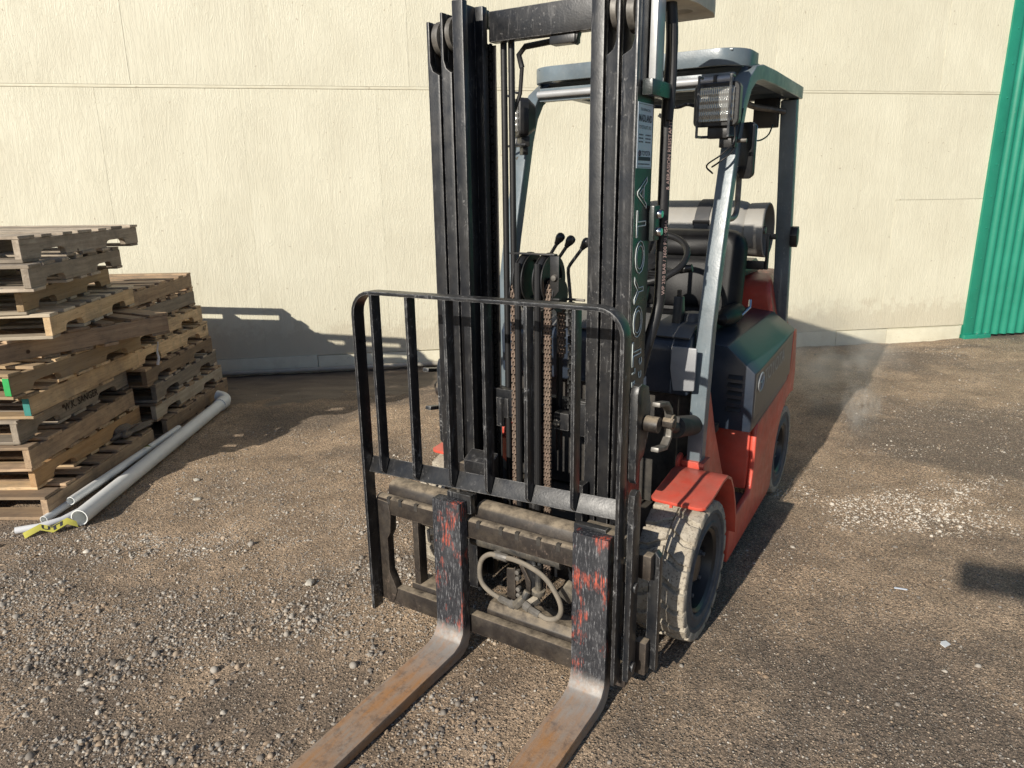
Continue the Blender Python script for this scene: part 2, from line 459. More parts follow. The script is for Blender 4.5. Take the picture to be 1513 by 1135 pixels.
# ------------------------------------------------------------------ mesh builder
class MB:
    def __init__(s):
        s.v = []
        s.f = []
    def add(s, verts, faces):
        o = len(s.v)
        s.v += [tuple(p) for p in verts]
        s.f += [tuple(i + o for i in f) for f in faces]
        return s
    def box(s, x0, x1, y0, y1, z0, z1):
        v = [(x, y, z) for z in (z0, z1) for y in (y0, y1) for x in (x0, x1)]
        return s.add(v, [(0, 2, 3, 1), (4, 5, 7, 6), (0, 1, 5, 4), (2, 6, 7, 3), (0, 4, 6, 2), (1, 3, 7, 5)])
    def obox(s, c, size, rot=(0, 0, 0)):
        mt = Matrix.Translation(c) @ Euler(rot).to_matrix().to_4x4()
        a, b, d = (q / 2 for q in size)
        v = [mt @ Vector((x, y, z)) for z in (-d, d) for y in (-b, b) for x in (-a, a)]
        return s.add(v, [(0, 2, 3, 1), (4, 5, 7, 6), (0, 1, 5, 4), (2, 6, 7, 3), (0, 4, 6, 2), (1, 3, 7, 5)])
    def prism(s, poly, plane, a, b):
        def p3(p, t):
            if plane == 'yz': return (t, p[0], p[1])
            if plane == 'xz': return (p[0], t, p[1])
            return (p[0], p[1], t)
        n = len(poly)
        v = [p3(p, a) for p in poly] + [p3(p, b) for p in poly]
        f = [tuple(range(n)), tuple(range(2 * n - 1, n - 1, -1))]
        f += [(i, n + i, n + (i + 1) % n, (i + 1) % n) for i in range(n)]
        return s.add(v, f)
    def strip(s, path, w, plane, a, b, closed=False):
        """flat bar of thickness w following a path in a plane, a..b along the third axis"""
        P = [Vector(p) for p in path]
        L, Rr = [], []
        for i, p in enumerate(P):
            d0 = (P[i] - P[i - 1]).normalized() if i else (P[1] - P[0]).normalized()
            d1 = (P[i + 1] - P[i]).normalized() if i < len(P) - 1 else d0
            t = (d0 + d1).normalized()
            k = 1 / max(0.5, t.dot(d1))
            nrm = Vector((-t.y, t.x)) * (w / 2 * k)
            L.append(p + nrm); Rr.append(p - nrm)
        def p3(p, t):
            if plane == 'yz': return (t, p[0], p[1])
            if plane == 'xz': return (p[0], t, p[1])
            return (p[0], p[1], t)
        v, f = [], []
        for l, r_ in zip(L, Rr):
            v += [p3(l, a), p3(r_, a), p3(r_, b), p3(l, b)]
        for i in range(len(P) - 1):
            o = 4 * i
            for k in range(4):
                f.append((o + k, o + (k + 1) % 4, o + 4 + (k + 1) % 4, o + 4 + k))
        f += [(0, 3, 2, 1), tuple(4 * (len(P) - 1) + k for k in range(4))]
        return s.add(v, f)
    def tube(s, pts, r, n=10, caps=True, r_end=None):
        P = [Vector(p) for p in pts]
        up = None
        rings = []
        for i, p in enumerate(P):
            t = (P[min(i + 1, len(P) - 1)] - P[max(i - 1, 0)]).normalized()
            if up is None:
                up = Vector((0, 0, 1)) if abs(t.z) < 0.9 else Vector((1, 0, 0))
            u = (up - t * up.dot(t)).normalized()
            w = t.cross(u)
            up = u
            rr = r if r_end is None else r + (r_end - r) * i / (len(P) - 1)
            rings.append([p + u * math.cos(2 * math.pi * k / n) * rr + w * math.sin(2 * math.pi * k / n) * rr for k in range(n)])
        v = [q for rg in rings for q in rg]
        f = []
        for i in range(len(P) - 1):
            for k in range(n):
                f.append((i * n + k, i * n + (k + 1) % n, (i + 1) * n + (k + 1) % n, (i + 1) * n + k))
        if caps:
            f += [tuple(range(n - 1, -1, -1)), tuple((len(P) - 1) * n + k for k in range(n))]
        return s.add(v, f)
    def cyl(s, p0, p1, r, n=20, r1=None):
        return s.tube([p0, p1], r, n, True, r1)
    def lathe(s, prof, c, axis='x', n=36):
        """prof: (radius, offset along the axis); open ends are left open unless radius is 0"""
        c = Vector(c)
        v, f = [], []
        for (r, h) in prof:
            for k in range(n):
                a = 2 * math.pi * k / n
                p = {'x': (h, r * math.cos(a), r * math.sin(a)), 'y': (r * math.cos(a), h, r * math.sin(a)), 'z': (r * math.cos(a), r * math.sin(a), h)}[axis]
                v.append(c + Vector(p))
        for i in range(len(prof) - 1):
            for k in range(n):
                f.append((i * n + k, i * n + (k + 1) % n, (i + 1) * n + (k + 1) % n, (i + 1) * n + k))
        return s.add(v, f)
    def loft(s, rings, caps=True):
        n = len(rings[0])
        v = [p for rg in rings for p in rg]
        f = []
        for i in range(len(rings) - 1):
            for k in range(n):
                f.append((i * n + k, i * n + (k + 1) % n, (i + 1) * n + (k + 1) % n, (i + 1) * n + k))
        if caps:
            f += [tuple(range(n - 1, -1, -1)), tuple((len(rings) - 1) * n + k for k in range(n))]
        return s.add(v, f)
    def mesh(s, name, mat=None, bevel=0.0, segs=2, angle=35):
        me = bpy.data.meshes.new(name)
        me.from_pydata([tuple(p) for p in s.v], [], s.f)
        bm = bmesh.new()
        bm.from_mesh(me)
        bmesh.ops.recalc_face_normals(bm, faces=bm.faces)
        if bevel:
            es = [e for e in bm.edges if len(e.link_faces) == 2 and e.calc_face_angle(0) > R(30)]
            try:
                bmesh.ops.bevel(bm, geom=es, offset=bevel, segments=segs, profile=0.6, affect='EDGES', clamp_overlap=True)
            except Exception:
                pass
        bm.to_mesh(me)
        bm.free()
        me.shade_smooth()
        me.set_sharp_from_angle(angle=R(angle))
        if mat:
            me.materials.append(M[mat] if isinstance(mat, str) else mat)
        return me
    def build(s, name, mat, parent=None, bevel=0.0, segs=2, angle=35, label=None):
        return link(name, s.mesh(name, mat, bevel, segs, angle), parent, label)

def link(name, data, parent=None, label=None):
    o = bpy.data.objects.new(name, data)
    COL.objects.link(o)
    if parent is not None:
        o.parent = parent
    if label:
        o['label'] = label
    return o

def tag(o, label, cat, group=None):
    o['label'] = label
    o['category'] = cat
    if group:
        o['group'] = group
    return o

def empty(name, loc=(0, 0, 0), rz=0.0, rx=0.0, ry=0.0):
    o = bpy.data.objects.new(name, None)
    COL.objects.link(o)
    o.location = loc
    o.rotation_euler = (rx, ry, rz)
    o.empty_display_size = 0.2
    return o

def text_mesh(name, body, size, mat, outline=0.0, ext=0.0, sx=1.0, align='CENTER', bold=0.0, spacing=1.0):
    cu = bpy.data.curves.new(name, 'FONT')
    cu.body = body
    cu.size = size
    cu.align_x = align
    cu.align_y = 'CENTER'
    cu.space_character = spacing
    cu.offset = bold
    cu.resolution_u = 3
    if outline:
        cu.fill_mode = 'NONE'
        cu.bevel_depth = outline
        cu.bevel_resolution = 0
    else:
        cu.extrude = ext
    ob = bpy.data.objects.new(name + '_tmp', cu)
    COL.objects.link(ob)
    dg = bpy.context.evaluated_depsgraph_get()
    me = bpy.data.meshes.new_from_object(ob.evaluated_get(dg))
    bpy.data.objects.remove(ob)
    bpy.data.curves.remove(cu)
    me.name = name
    if sx != 1.0:
        for v in me.vertices:
            v.co.x *= sx
    me.materials.clear()
    me.materials.append(M[mat])
    return me

def place_text(name, me, parent, loc, xdir, ydir):
    """lay flat lettering with its reading direction along xdir and its height along ydir"""
    x = Vector(xdir).normalized()
    y = Vector(ydir).normalized()
    z = x.cross(y)
    mt = Matrix((x, y, z)).transposed().to_4x4()
    mt.translation = loc
    o = link(name, me, parent)
    o.matrix_local = mt
    return o

def vnoise(x, y, seed=0):
    """smooth 2-D value noise on numpy arrays"""
    xi, yi = np.floor(x).astype(int), np.floor(y).astype(int)
    xf, yf = x - xi, y - yi
    def h(a, b):
        q = np.sin(a * 127.1 + b * 311.7 + seed * 74.7) * 43758.5453
        return q - np.floor(q)
    u, w = xf * xf * (3 - 2 * xf), yf * yf * (3 - 2 * yf)
    return (h(xi, yi) * (1 - u) + h(xi + 1, yi) * u) * (1 - w) + (h(xi, yi + 1) * (1 - u) + h(xi + 1, yi + 1) * u) * w

# ------------------------------------------------------------------ ground
WALL_O = Vector((-2.873, 6.915, 0.0))
WALL_D = Vector((0.98717, 0.15964, 0.0))
WALL_N = Vector((0.15964, -0.98717, 0.0))   # towards the yard
WALL_RZ = math.atan2(WALL_D.y, WALL_D.x)

def ground_z(x, y):
    a = (vnoise(x * 0.9, y * 0.9, 1) - 0.5) * 0.022 + (vnoise(x * 2.7, y * 2.7, 2) - 0.5) * 0.016
    b = (vnoise(x * 9, y * 9, 3) - 0.5) * 0.009 + (vnoise(x * 26, y * 26, 4) - 0.5) * 0.005
    return a + b - 0.004

def axis(fine0, fine1, step, lo, hi):
    mid = np.arange(fine0, fine1, step)
    left = fine0 - np.geomspace(step, fine0 - lo, 26)[::-1]
    right = fine1 + np.geomspace(step, hi - fine1, 26)
    return np.concatenate([left, mid, right])
gx = axis(-4.2, 6.4, 0.035, -120, 120)
gy = axis(1.3, 8.6, 0.03, -120, 120)
X, Y = np.meshgrid(gx, gy)
Z = ground_z(X, Y)
nx, ny = len(gx), len(gy)
idx = np.arange(nx * ny).reshape(ny, nx)
quads = np.stack([idx[:-1, :-1], idx[:-1, 1:], idx[1:, 1:], idx[1:, :-1]], -1).reshape(-1, 4)
gme = bpy.data.meshes.new('ground')
gme.from_pydata(np.stack([X, Y, Z], -1).reshape(-1, 3).tolist(), [], quads.tolist())
gme.shade_smooth()
# damp strip: by distance from the wall, on the side of the pallets
s_ = (X - WALL_O.x) * WALL_D.x + (Y - WALL_O.y) * WALL_D.y
d_ = (X - WALL_O.x) * WALL_N.x + (Y - WALL_O.y) * WALL_N.y
wet = np.clip(1.15 - d_ / 1.55, 0, 1) * np.clip((3.6 - s_) / 1.3, 0, 1)
at = gme.attributes.new('wet', 'FLOAT', 'POINT')
at.data.foreach_set('value', wet.reshape(-1).astype(np.float32))
gme.materials.append(M['dirt'])
ground = link('ground', gme)
ground['kind'] = 'structure'

# ---- loose gravel: real stones, too many to count
PATCH = [  # x, y, rx, ry, density, paleness, mean radius
    (2.10, 3.78, 0.65, 0.32, 0.85, 1.0, 0.0062), (2.75, 3.50, 0.5, 0.26, 0.75, 1.0, 0.0062), (1.75, 4.0, 0.35, 0.22, 0.55, 0.95, 0.0055), (2.9, 4.6, 0.7, 0.16, 0.35, 0.95, 0.005), (2.1, 4.3, 0.45, 0.10, 0.4, 0.95, 0.005),
    (-1.85, 3.46, 0.85, 0.17, 0.9, 0.62, 0.0065), (-2.25, 3.0, 0.55, 0.26, 0.9, 0.5, 0.0065), (-1.2, 3.75, 0.5, 0.16, 0.8, 0.7, 0.0065),
    (-0.92, 2.85, 0.22, 0.16, 0.9, 0.5, 0.0085), (-1.45, 2.42, 0.40, 0.10, 0.8, 0.30, 0.0085), (-1.25, 2.02, 0.35, 0.10, 0.7, 0.35, 0.009), (-0.62, 3.05, 0.18, 0.4, 0.8, 0.6, 0.0075),
    (-1.5, 4.35, 1.0, 0.45, 0.42, 0.75, 0.007), (-1.0, 4.9, 0.8, 0.3, 0.25, 0.7, 0.007), (-0.45, 3.6, 0.5, 0.5, 0.5, 0.6, 0.008),
    (-0.25, 2.05, 0.5, 0.3, 0.45, 0.3, 0.0075), (0.95, 2.55, 0.45, 0.3, 0.30, 0.25, 0.006), (1.3, 2.1, 0.8, 0.3, 0.25, 0.25, 0.006),
    (4.5, 7.6, 1.6, 0.25, 0.25, 0.9, 0.007), (-1.9, 5.15, 0.7, 0.2, 0.3, 0.6, 0.008)]
NTRY = 900000
px = rng.uniform(-4.0, 6.2, NTRY)
py = 1.55 + (8.3 - 1.55) * rng.random(NTRY) ** 1.35
leftq = np.clip((0.1 - px) / 0.8, 0, 1) * np.clip((4.3 - py) / 0.9, 0, 1)
fieldn = np.clip((0.55 * vnoise(px * 1.3, py * 2.2, 8) + 0.3 * vnoise(px * 3.7, py * 4.5, 12) + 0.15 * vnoise(px * 11, py * 11, 13) - 0.45) * 4.6, 0, 1)
dens = 0.045 + 0.13 * fieldn + leftq * (0.05 + 0.46 * fieldn)
pale = 0.42 + 0.25 * (vnoise(px * 0.9, py * 1.1, 14) - 0.5)
rad = np.where(leftq > 0.2, 0.0046 + 0.0028 * np.clip(3.2 - py, 0, 1), 0.0042)
for (cx, cy, rx, ry, de, pa, ra) in PATCH:
    q = np.sqrt(((px - cx) / rx) ** 2 + ((py - cy) / ry) ** 2)
    w = np.clip(1.15 - q + 1.7 * (vnoise(px * 2.6, py * 4.2, 9) - 0.5) + 1.0 * (vnoise(px * 9, py * 11, 10) - 0.5), 0, 1) * de
    pale = np.where(w > 0.12, pale * (1 - w) + pa * w, pale)
    rad = np.where(w > 0.12, rad * (1 - w) + ra * w, rad)
    dens = np.maximum(dens, w * 0.62)
dwall = (px - WALL_O.x) * WALL_N.x + (py - WALL_O.y) * WALL_N.y
swall = (px - WALL_O.x) * WALL_D.x + (py - WALL_O.y) * WALL_D.y
dens = np.where((dwall < 1.2) & (swall < 2.9), dens * 0.06, dens)
keep = (rng.random(NTRY) < dens) & (dwall > 0.12)
px, py, pale, rad = px[keep], py[keep], pale[keep], rad[keep]
n = len(px)
size = rad * 0.70 * np.exp(rng.normal(0, 0.45, n))
big = rng.random(n) < 0.004
size = np.where(big, size * 2.1, size)
size = np.clip(size, 0.0022, 0.019)
pz = ground_z(px, py) + size * rng.uniform(-0.45, 0.12, n)
tone = np.clip(pale + rng.normal(0, 0.22, n), 0, 1)
hue = rng.random(n)
dark = np.array([0.075, 0.064, 0.055]); light = np.array([0.60, 0.555, 0.475]); tan = np.array([0.40, 0.275, 0.16])
colr = dark + (light - dark) * (tone ** 1.2)[:, None]
colr = np.where((hue < 0.22)[:, None], colr * 0.45 + tan * 0.55, colr)
gm = bpy.data.meshes.new('gravel_points')
gm.from_pydata(np.stack([px, py, pz], -1).tolist(), [], [])
a = gm.attributes.new('size', 'FLOAT', 'POINT'); a.data.foreach_set('value', size.astype(np.float32))
a = gm.attributes.new('spin', 'FLOAT_VECTOR', 'POINT'); a.data.foreach_set('vector', np.stack([rng.normal(0, 0.35, n), rng.normal(0, 0.35, n), rng.uniform(0, 6.28, n)], -1).reshape(-1).astype(np.float32))
a = gm.attributes.new('tone', 'FLOAT_COLOR', 'POINT'); a.data.foreach_set('color', np.concatenate([colr, np.ones((n, 1))], 1).reshape(-1).astype(np.float32))
stones = bpy.data.collections.new('stone_shapes')
for k in range(6):
    bm = bmesh.new()
    bmesh.ops.create_icosphere(bm, subdivisions=2 if k < 3 else 1, radius=1.0)
    rr = random.Random(k)
    fx = (1.0, rr.uniform(0.65, 0.95), rr.uniform(0.45, 0.7))
    ph = [rr.uniform(0, 6) for _ in range(3)]
    for v in bm.verts:
        d = 1 + 0.16 * math.sin(2.1 * v.co.x + ph[0]) + 0.14 * math.sin(2.7 * v.co.y + ph[1]) + 0.12 * math.sin(3.0 * v.co.z + ph[2]) + rr.uniform(-0.05, 0.05)
        v.co = Vector((v.co.x * fx[0], v.co.y * fx[1], v.co.z * fx[2])) * d
    me = bpy.data.meshes.new('stone_shape')
    bm.to_mesh(me); bm.free()
    if k < 3:
        me.shade_smooth()
    me.materials.append(M['pebble'])
    so = bpy.data.objects.new('stone_shape', me)
    stones.objects.link(so)
gravel = link('gravel', gm)
gravel['kind'] = 'stuff'
tag(gravel, 'loose grey and pale gravel scattered over the brown dirt yard', 'gravel')
ng = bpy.data.node_groups.new('scatter_gravel', 'GeometryNodeTree')
ng.interface.new_socket('Geometry', in_out='INPUT', socket_type='NodeSocketGeometry')
ng.interface.new_socket('Geometry', in_out='OUTPUT', socket_type='NodeSocketGeometry')
gi = ng.nodes.new('NodeGroupInput'); go = ng.nodes.new('NodeGroupOutput')
m2p = ng.nodes.new('GeometryNodeMeshToPoints')
iop = ng.nodes.new('GeometryNodeInstanceOnPoints')
ci = ng.nodes.new('GeometryNodeCollectionInfo')
ci.inputs['Collection'].default_value = stones
ci.inputs['Separate Children'].default_value = True
ci.inputs['Reset Children'].default_value = True
na = ng.nodes.new('GeometryNodeInputNamedAttribute'); na.data_type = 'FLOAT'; na.inputs['Name'].default_value = 'size'
nb = ng.nodes.new('GeometryNodeInputNamedAttribute'); nb.data_type = 'FLOAT_VECTOR'; nb.inputs['Name'].default_value = 'spin'
e2r = ng.nodes.new('FunctionNodeEulerToRotation')
ng.links.new(gi.outputs[0], m2p.inputs['Mesh'])
ng.links.new(m2p.outputs[0], iop.inputs['Points'])
ng.links.new(ci.outputs[0], iop.inputs['Instance'])
iop.inputs['Pick Instance'].default_value = True
ng.links.new(na.outputs['Attribute'], iop.inputs['Scale'])
ng.links.new(nb.outputs['Attribute'], e2r.inputs[0])
ng.links.new(e2r.outputs[0], iop.inputs['Rotation'])
ng.links.new(iop.outputs[0], go.inputs[0])
md = gravel.modifiers.new('scatter', 'NODES')
md.node_group = ng
# ------------------------------------------------------------------ cream plywood wall
wall = empty('plywood_wall', WALL_O, WALL_RZ)
tag(wall, 'cream painted plywood wall with horizontal seam and skirting boards behind the forklift', 'wall')
MB().box(-9, 8.24, 0.0, 0.18, -0.3, 5.1).build('wall_backing', 'cream_board', wall)
lower = [-9, -6.88, -5.66, -4.44, -3.22, -2.0, -0.78, 0.44, 1.66, 2.88, 4.10, 5.32, 6.0, 7.16, 8.24]
upper = [-9, -6.58, -5.36, -4.14, -2.92, -1.70, -0.47, 0.75, 1.97, 3.19, 4.41, 5.63, 6.4, 7.51, 8.24]
def panel(x0, x1, z0, z1, proud):
    cx, cz = (x0 + x1) / 2, (z0 + z1) / 2
    me = MB().box(x0 - cx + 0.0003, x1 - cx - 0.0003, -0.014, 0.0, z0 - cz, z1 - cz).mesh('plywood_panel', 'cream_ply', 0.0008, 1)
    o = link('plywood_panel', me, wall)
    o.location = (cx, -0.002 - proud, cz)
for i in range(len(lower) - 1):
    if lower[i] > 7:
        panel(lower[i], lower[i + 1], 0.168, 1.585, 0.0015)
        panel(lower[i], lower[i + 1], 1.588, 2.664, 0.0)
    else:
        panel(lower[i], lower[i + 1], 0.168, 2.664, (i % 3) * 0.0005)
for i in range(len(upper) - 1):
    panel(upper[i], upper[i + 1], 2.690, 5.1, 0.005 + (i % 2) * 0.002)
MB().box(-9, 8.24, -0.0215, 0.0, 2.6655, 2.6885).build('seam_flashing', 'cream_board', wall, 0.002)
sk = [-9, -5.2, -2.9, -0.9, 0.93, 3.3, 5.3, 6.62, 7.25, 8.2]
for i in range(len(sk) - 1):
    a, b = sk[i], sk[i + 1]
    me = MB().box((a - b) / 2 + 0.003, (b - a) / 2 - 0.003, -0.027, 0.0, -0.17, 0.165 - 0.006 * (i % 3)).mesh('skirting_board', 'cream_board', 0.004)
    o = link('skirting_board', me, wall)
    o.location = ((a + b) / 2, -0.003 - 0.003 * (i % 2), 0)
    o.rotation_euler = (0, random.uniform(-0.003, 0.003), 0)
# ------------------------------------------------------------------ green corrugated building
green = empty('corrugated_wall', WALL_O + WALL_D * 8.25, WALL_RZ)
tag(green, 'green corrugated metal wall at the right edge beside the cream wall', 'wall')
MB().box(0.02, 14, 0.03, 0.2, -0.3, 5.3).build('wall_backing', 'engine_black', green)
per, amp = 0.112, 0.014
def sheet_mesh(width, height):
    nseg = int(width / per * 10)
    v, f = [], []
    for i in range(nseg + 1):
        x = width * i / nseg
        y = -amp * max(-0.75, min(0.75, math.sin(2 * math.pi * x / per))) / 0.75
        v += [(x, y, 0), (x, y, height)]
    for i in range(nseg):
        f.append((2 * i, 2 * i + 2, 2 * i + 3, 2 * i + 1))
    me = bpy.data.meshes.new('corrugated_sheet')
    me.from_pydata(v, [], f)
    me.shade_smooth()
    me.materials.append(M['green_sheet'])
    return me
shm = sheet_mesh(0.896, 5.25)
for i in range(15):
    o = link('corrugated_sheet', shm, green)
    o.location = (0.08 + i * 0.896, -0.012 - 0.0015 * (i % 2), 0.035)
MB().prism([(-0.02, 0.02), (-0.02, -0.045), (0.095, -0.045), (0.095, -0.036), (-0.011, -0.036), (-0.011, 0.02)], 'xy', 0.0, 5.3).build('corner_trim', 'green_sheet', green, 0.003)
MB().prism([(-0.03, -0.09), (0.33, -0.07), (0.33, 0.0), (-0.03, 0.0)], 'xy', -0.05, 0.055).build('base_block', 'green_sheet', green, 0.012)
scr = MB()
for k in range(15):
    scr.lathe([(0.0, -0.052), (0.007, -0.051), (0.010, -0.046), (0.010, -0.043)], (0.06, 0, 0.25 + 0.34 * k), 'y', 10)
scr.build('screw_heads', 'green_sheet', green)
# ------------------------------------------------------------------ pallets
def board_variants(L, W, T, mat, k=3):
    out = []
    for i in range(k):
        me = MB().box(-L / 2, L / 2, -W / 2, W / 2, -T / 2, T / 2).mesh('board', mat, 0.0022, 1)
        rr = random.Random(i * 13 + int(W * 1000))
        e0, e1 = rr.uniform(-0.004, 0.006), rr.uniform(-0.004, 0.006)
        for v in me.vertices:
            if v.co.x > L / 2 - 0.01: v.co.x += e0 + v.co.y * rr.uniform(-0.05, 0.05)
            if v.co.x < -L / 2 + 0.01: v.co.x += e1
            v.co.z += rr.uniform(-0.0012, 0.0012)
        out.append(me)
    return out
def stringer_mesh(mat, notched, L, Hh, T, seed):
    rr = random.Random(seed)
    if notched:
        poly = [(-L / 2, 0), (-L / 2 + 0.155, 0)]
        def notch(x0, x1, h):
            return [(x0, 0), (x0 + 0.006, h * 0.55), (x0 + 0.022, h * 0.88), (x0 + 0.045, h), (x1 - 0.045, h), (x1 - 0.022, h * 0.88), (x1 - 0.006, h * 0.55), (x1, 0)]
        h = 0.045 + rr.uniform(-0.003, 0.004)
        poly = [(-L / 2, 0)] + notch(-L / 2 + 0.16, -L / 2 + 0.39, h) + notch(L / 2 - 0.39, L / 2 - 0.16, h) + [(L / 2, 0), (L / 2, Hh), (-L / 2, Hh)]
    else:
        poly = [(-L / 2, 0), (L / 2, 0), (L / 2, Hh), (-L / 2, Hh)]
    return MB().prism(poly, 'xz', -T / 2, T / 2).mesh('stringer', mat, 0.002, 1)
BOARD = {}
STR = {}
def pallet(i, near, ang, z0, height, mats, notched, label, group, seed, flip=False, L=1.2, Wd=1.0, tilt=(0, 0), end=None, gap=None):
    rr = random.Random(seed)
    p = empty('wooden_pallet', (near[0], near[1], z0), R(ang))
    p.rotation_euler = (R(tilt[0]), R(tilt[1]), R(ang))
    tag(p, label, 'pallet', group)
    T = 0.0175
    Hh = height - 2 * T - 0.001
    mtop, mstr = mats
    # deck boards
    widths = [0.135, 0.092, 0.092, 0.135, 0.092, 0.092, 0.14]
    rr.shuffle(widths)
    ytop = np.linspace(0.0, 1.0, 7)
    for layer, zs, ids in (('top', height - T / 2, range(7)), ('bottom', T / 2, (0, 2, 3, 4, 6))):
        for k in ids:
            w = widths[k]
            key = (mtop, w)
            if key not in BOARD:
                BOARD[key] = board_variants(Wd, w, T, mtop)
            y = w / 2 + (L - w) * ytop[k] + rr.uniform(-0.008, 0.008) * (0 < k < 6)
            if gap and layer == 'top' and k in gap:
                continue
            o = link('board', rr.choice(BOARD[key]), p)
            o.location = (-Wd / 2 + rr.uniform(-0.006, 0.004), y, zs)
            o.rotation_euler = (0, rr.uniform(-0.002, 0.002), rr.uniform(-0.010, 0.010) + (math.pi if rr.random() < 0.5 else 0))
    for k, x in enumerate((-0.021, -Wd / 2, -Wd + 0.021)):
        key = (mstr, notched, k % 2, round(Hh, 4))
        if key not in STR:
            STR[key] = stringer_mesh(mstr, notched, L, Hh, 0.038, seed + k)
        o = link('stringer', STR[key], p)
        o.location = (x + rr.uniform(-0.002, 0.002), L / 2, T + 0.0005)
        o.rotation_euler = (0, 0, R(90))
    if end:
        MB().box(-0.0395, -0.0025, -0.0035, -0.0005, T + 0.004, T + Hh - 0.004).build('painted_end', end, p)
    return p
HA = 0.142
FA = 'pallets in the taller stack'
A = [  # near right corner, angle, (deck, stringer), notched, label
    ((-2.60, 3.87), -1.0, ('wood_grey', 'wood_grey'), True, 'weathered grey pallet on top of the taller front stack', None),
    ((-2.52, 3.78), 7.0, ('wood_grey', 'wood_grey'), True, 'grey notched pallet second from the top of the taller front stack', None),
    ((-2.66, 3.90), 8.0, ('wood_pale', 'wood_tan'), True, 'tan pallet third from the top of the taller stack, pushed back from its front', None),
    ((-2.55, 3.93), 7.0, ('wood_pale', 'wood_tan'), True, 'pale pallet with dark blotches on its notched side, fourth from top', None),
    ((-2.877, 3.73), -28.0, ('wood_brown', 'wood_brown'), False, 'pallet twisted out of line with the rest of the taller stack', None),
    ((-2.68, 3.70), -5.0, ('wood_tan', 'wood_tan'), True, 'tan pallet with bright green painted stringer end below the twisted one', 'green_end'),
    ((-2.665, 3.80), 0.0, ('wood_tan', 'wood_tan'), False, 'tan pallet with plain side and teal painted end in the taller stack', 'teal_end'),
    ((-2.745, 3.775), 0.5, ('wood_grey', 'wood_grey'), True, 'grey pallet stencilled with lettering on its notched side', None),
    ((-2.675, 3.735), 1.5, ('wood_brown', 'wood_brown'), False, 'brown plain sided pallet under the stencilled one', None),
    ((-2.715, 3.80), 0.0, ('wood_tan', 'wood_orange'), True, 'orange tinted notched pallet second from the bottom of the taller stack', None),
    ((-2.612, 3.705), -1.0, ('wood_brown', 'wood_brown'), False, 'dark plain sided pallet at the bottom of the taller stack', None)]
roots = []
for i, (near, ang, mats, nt, lab, end) in enumerate(A):
    z0 = HA * (10 - i) + 0.002
    roots.append(pallet(i, near, ang, z0, HA - 0.001, mats, nt, lab, FA, 100 + i, end=end, gap=None))
place_text('stencilled_lettering', text_mesh('stencilled_lettering', 'W.K. SANGER', 0.066, 'stencil', sx=0.92, bold=0.0008), roots[7], (0.0022, 0.62, 0.078), (0, 1, 0), (0, 0, 1))
HB = 0.137
FB_ = 'pallets in the shorter stack'
B = [((-2.77, 6.25), ('wood_brown', 'wood_brown'), False, 'plain sided brown pallet on top of the shorter stack by the wall'),
     ((-2.75, 6.22), ('wood_brown', 'wood_grey'), False, 'grey plain sided pallet second from the top of the shorter stack'),
     ((-2.68, 6.17), ('wood_tan', 'wood_tan'), True, 'tan notched pallet third from the top of the shorter stack'),
     ((-2.64, 6.16), ('wood_tan', 'wood_tan'), True, 'yellowish pallet with a pale rag on its side, fourth in the shorter stack'),
     ((-2.64, 6.20), ('wood_brown', 'wood_brown'), True, 'brown notched pallet fifth from the top of the shorter stack'),
     ((-2.65, 6.28), ('wood_grey', 'wood_grey'), True, 'greyish notched pallet sixth from the top of the shorter stack'),
     ((-2.60, 6.24), ('wood_brown', 'wood_pale'), True, 'pallet with pale notched side second from the bottom of the shorter stack'),
     ((-2.59, 6.31), ('wood_brown', 'wood_brown'), False, 'dark bottom pallet of the shorter stack near the white pipe elbow')]
for i, (far, mats, nt, lab) in enumerate(B):
    ang = [3.0, 1.5, -1.5, -2.5, 0.5, 1.5, -1.0, 0.0][i]
    near = (far[0] + 1.2 * math.sin(R(ang)), far[1] - 1.2 * math.cos(R(ang)))
    rb = pallet(i, near, ang, HB * (7 - i) + 0.002, HB - 0.001, mats, nt, lab, FB_, 300 + i)
    if i == 3:
        place_text('marker_lettering', text_mesh('marker_lettering', '47', 0.06, 'stencil'), rb, (0.0022, 1.13, 0.085), (0, 1, 0), (0, 0, 1))
# ------------------------------------------------------------------ pipes, tape, small litter
def pipe(name, pts, r, mat, label, wall_t=0.005, group='plastic pipes beside the pallets'):
    mb = MB()
    n = 20
    mb.tube(pts, r, n, caps=False)
    mb.tube(pts, r - wall_t, n, caps=False)
    k = len(pts) * n
    for base in (0, (len(pts) - 1) * n):
        mb.f += [(base + i, base + (i + 1) % n, k + base + (i + 1) % n, k + base + i) for i in range(n)]
    o = mb.build(name, mat)
    tag(o, label, 'pipe', group)
    return o
el = [(-2.40 - 0.03 * t, 3.63 + 2.18 * t, 0.050 + 0.012 * t) for t in (0, 0.25, 0.5, 0.75, 1.0)]
for k in range(1, 8):
    a = R(90) * k / 7
    el.append((-2.43 - 0.10 * (1 - math.cos(a)), 5.81 + 0.10 * math.sin(a), 0.062 + 0.003 * k))
big = pipe('drain_pipe', el, 0.046, 'pvc', 'thick white plastic pipe with elbow at its far end beside the pallets')
MB().tube([(-2.429, 5.70, 0.0615), (-2.430, 5.80, 0.062)], 0.0525, 20).build('elbow_collar', 'pvc', big)
pipe('conduit_pipe', [(-2.545, 3.80, 0.075), (-2.535, 4.2, 0.07), (-2.52, 4.7, 0.066), (-2.51, 5.12, 0.062)], 0.0235, 'pvc', 'thin white pipe lying on top between the thick pipe and pallets', 0.0035)
pipe('conduit_pipe', [(-2.62, 3.66, 0.026), (-2.585, 4.1, 0.03), (-2.565, 4.6, 0.032), (-2.55, 5.0, 0.032)], 0.0215, 'pvc', 'thin grey pipe closest to the bottom pallet', 0.003)
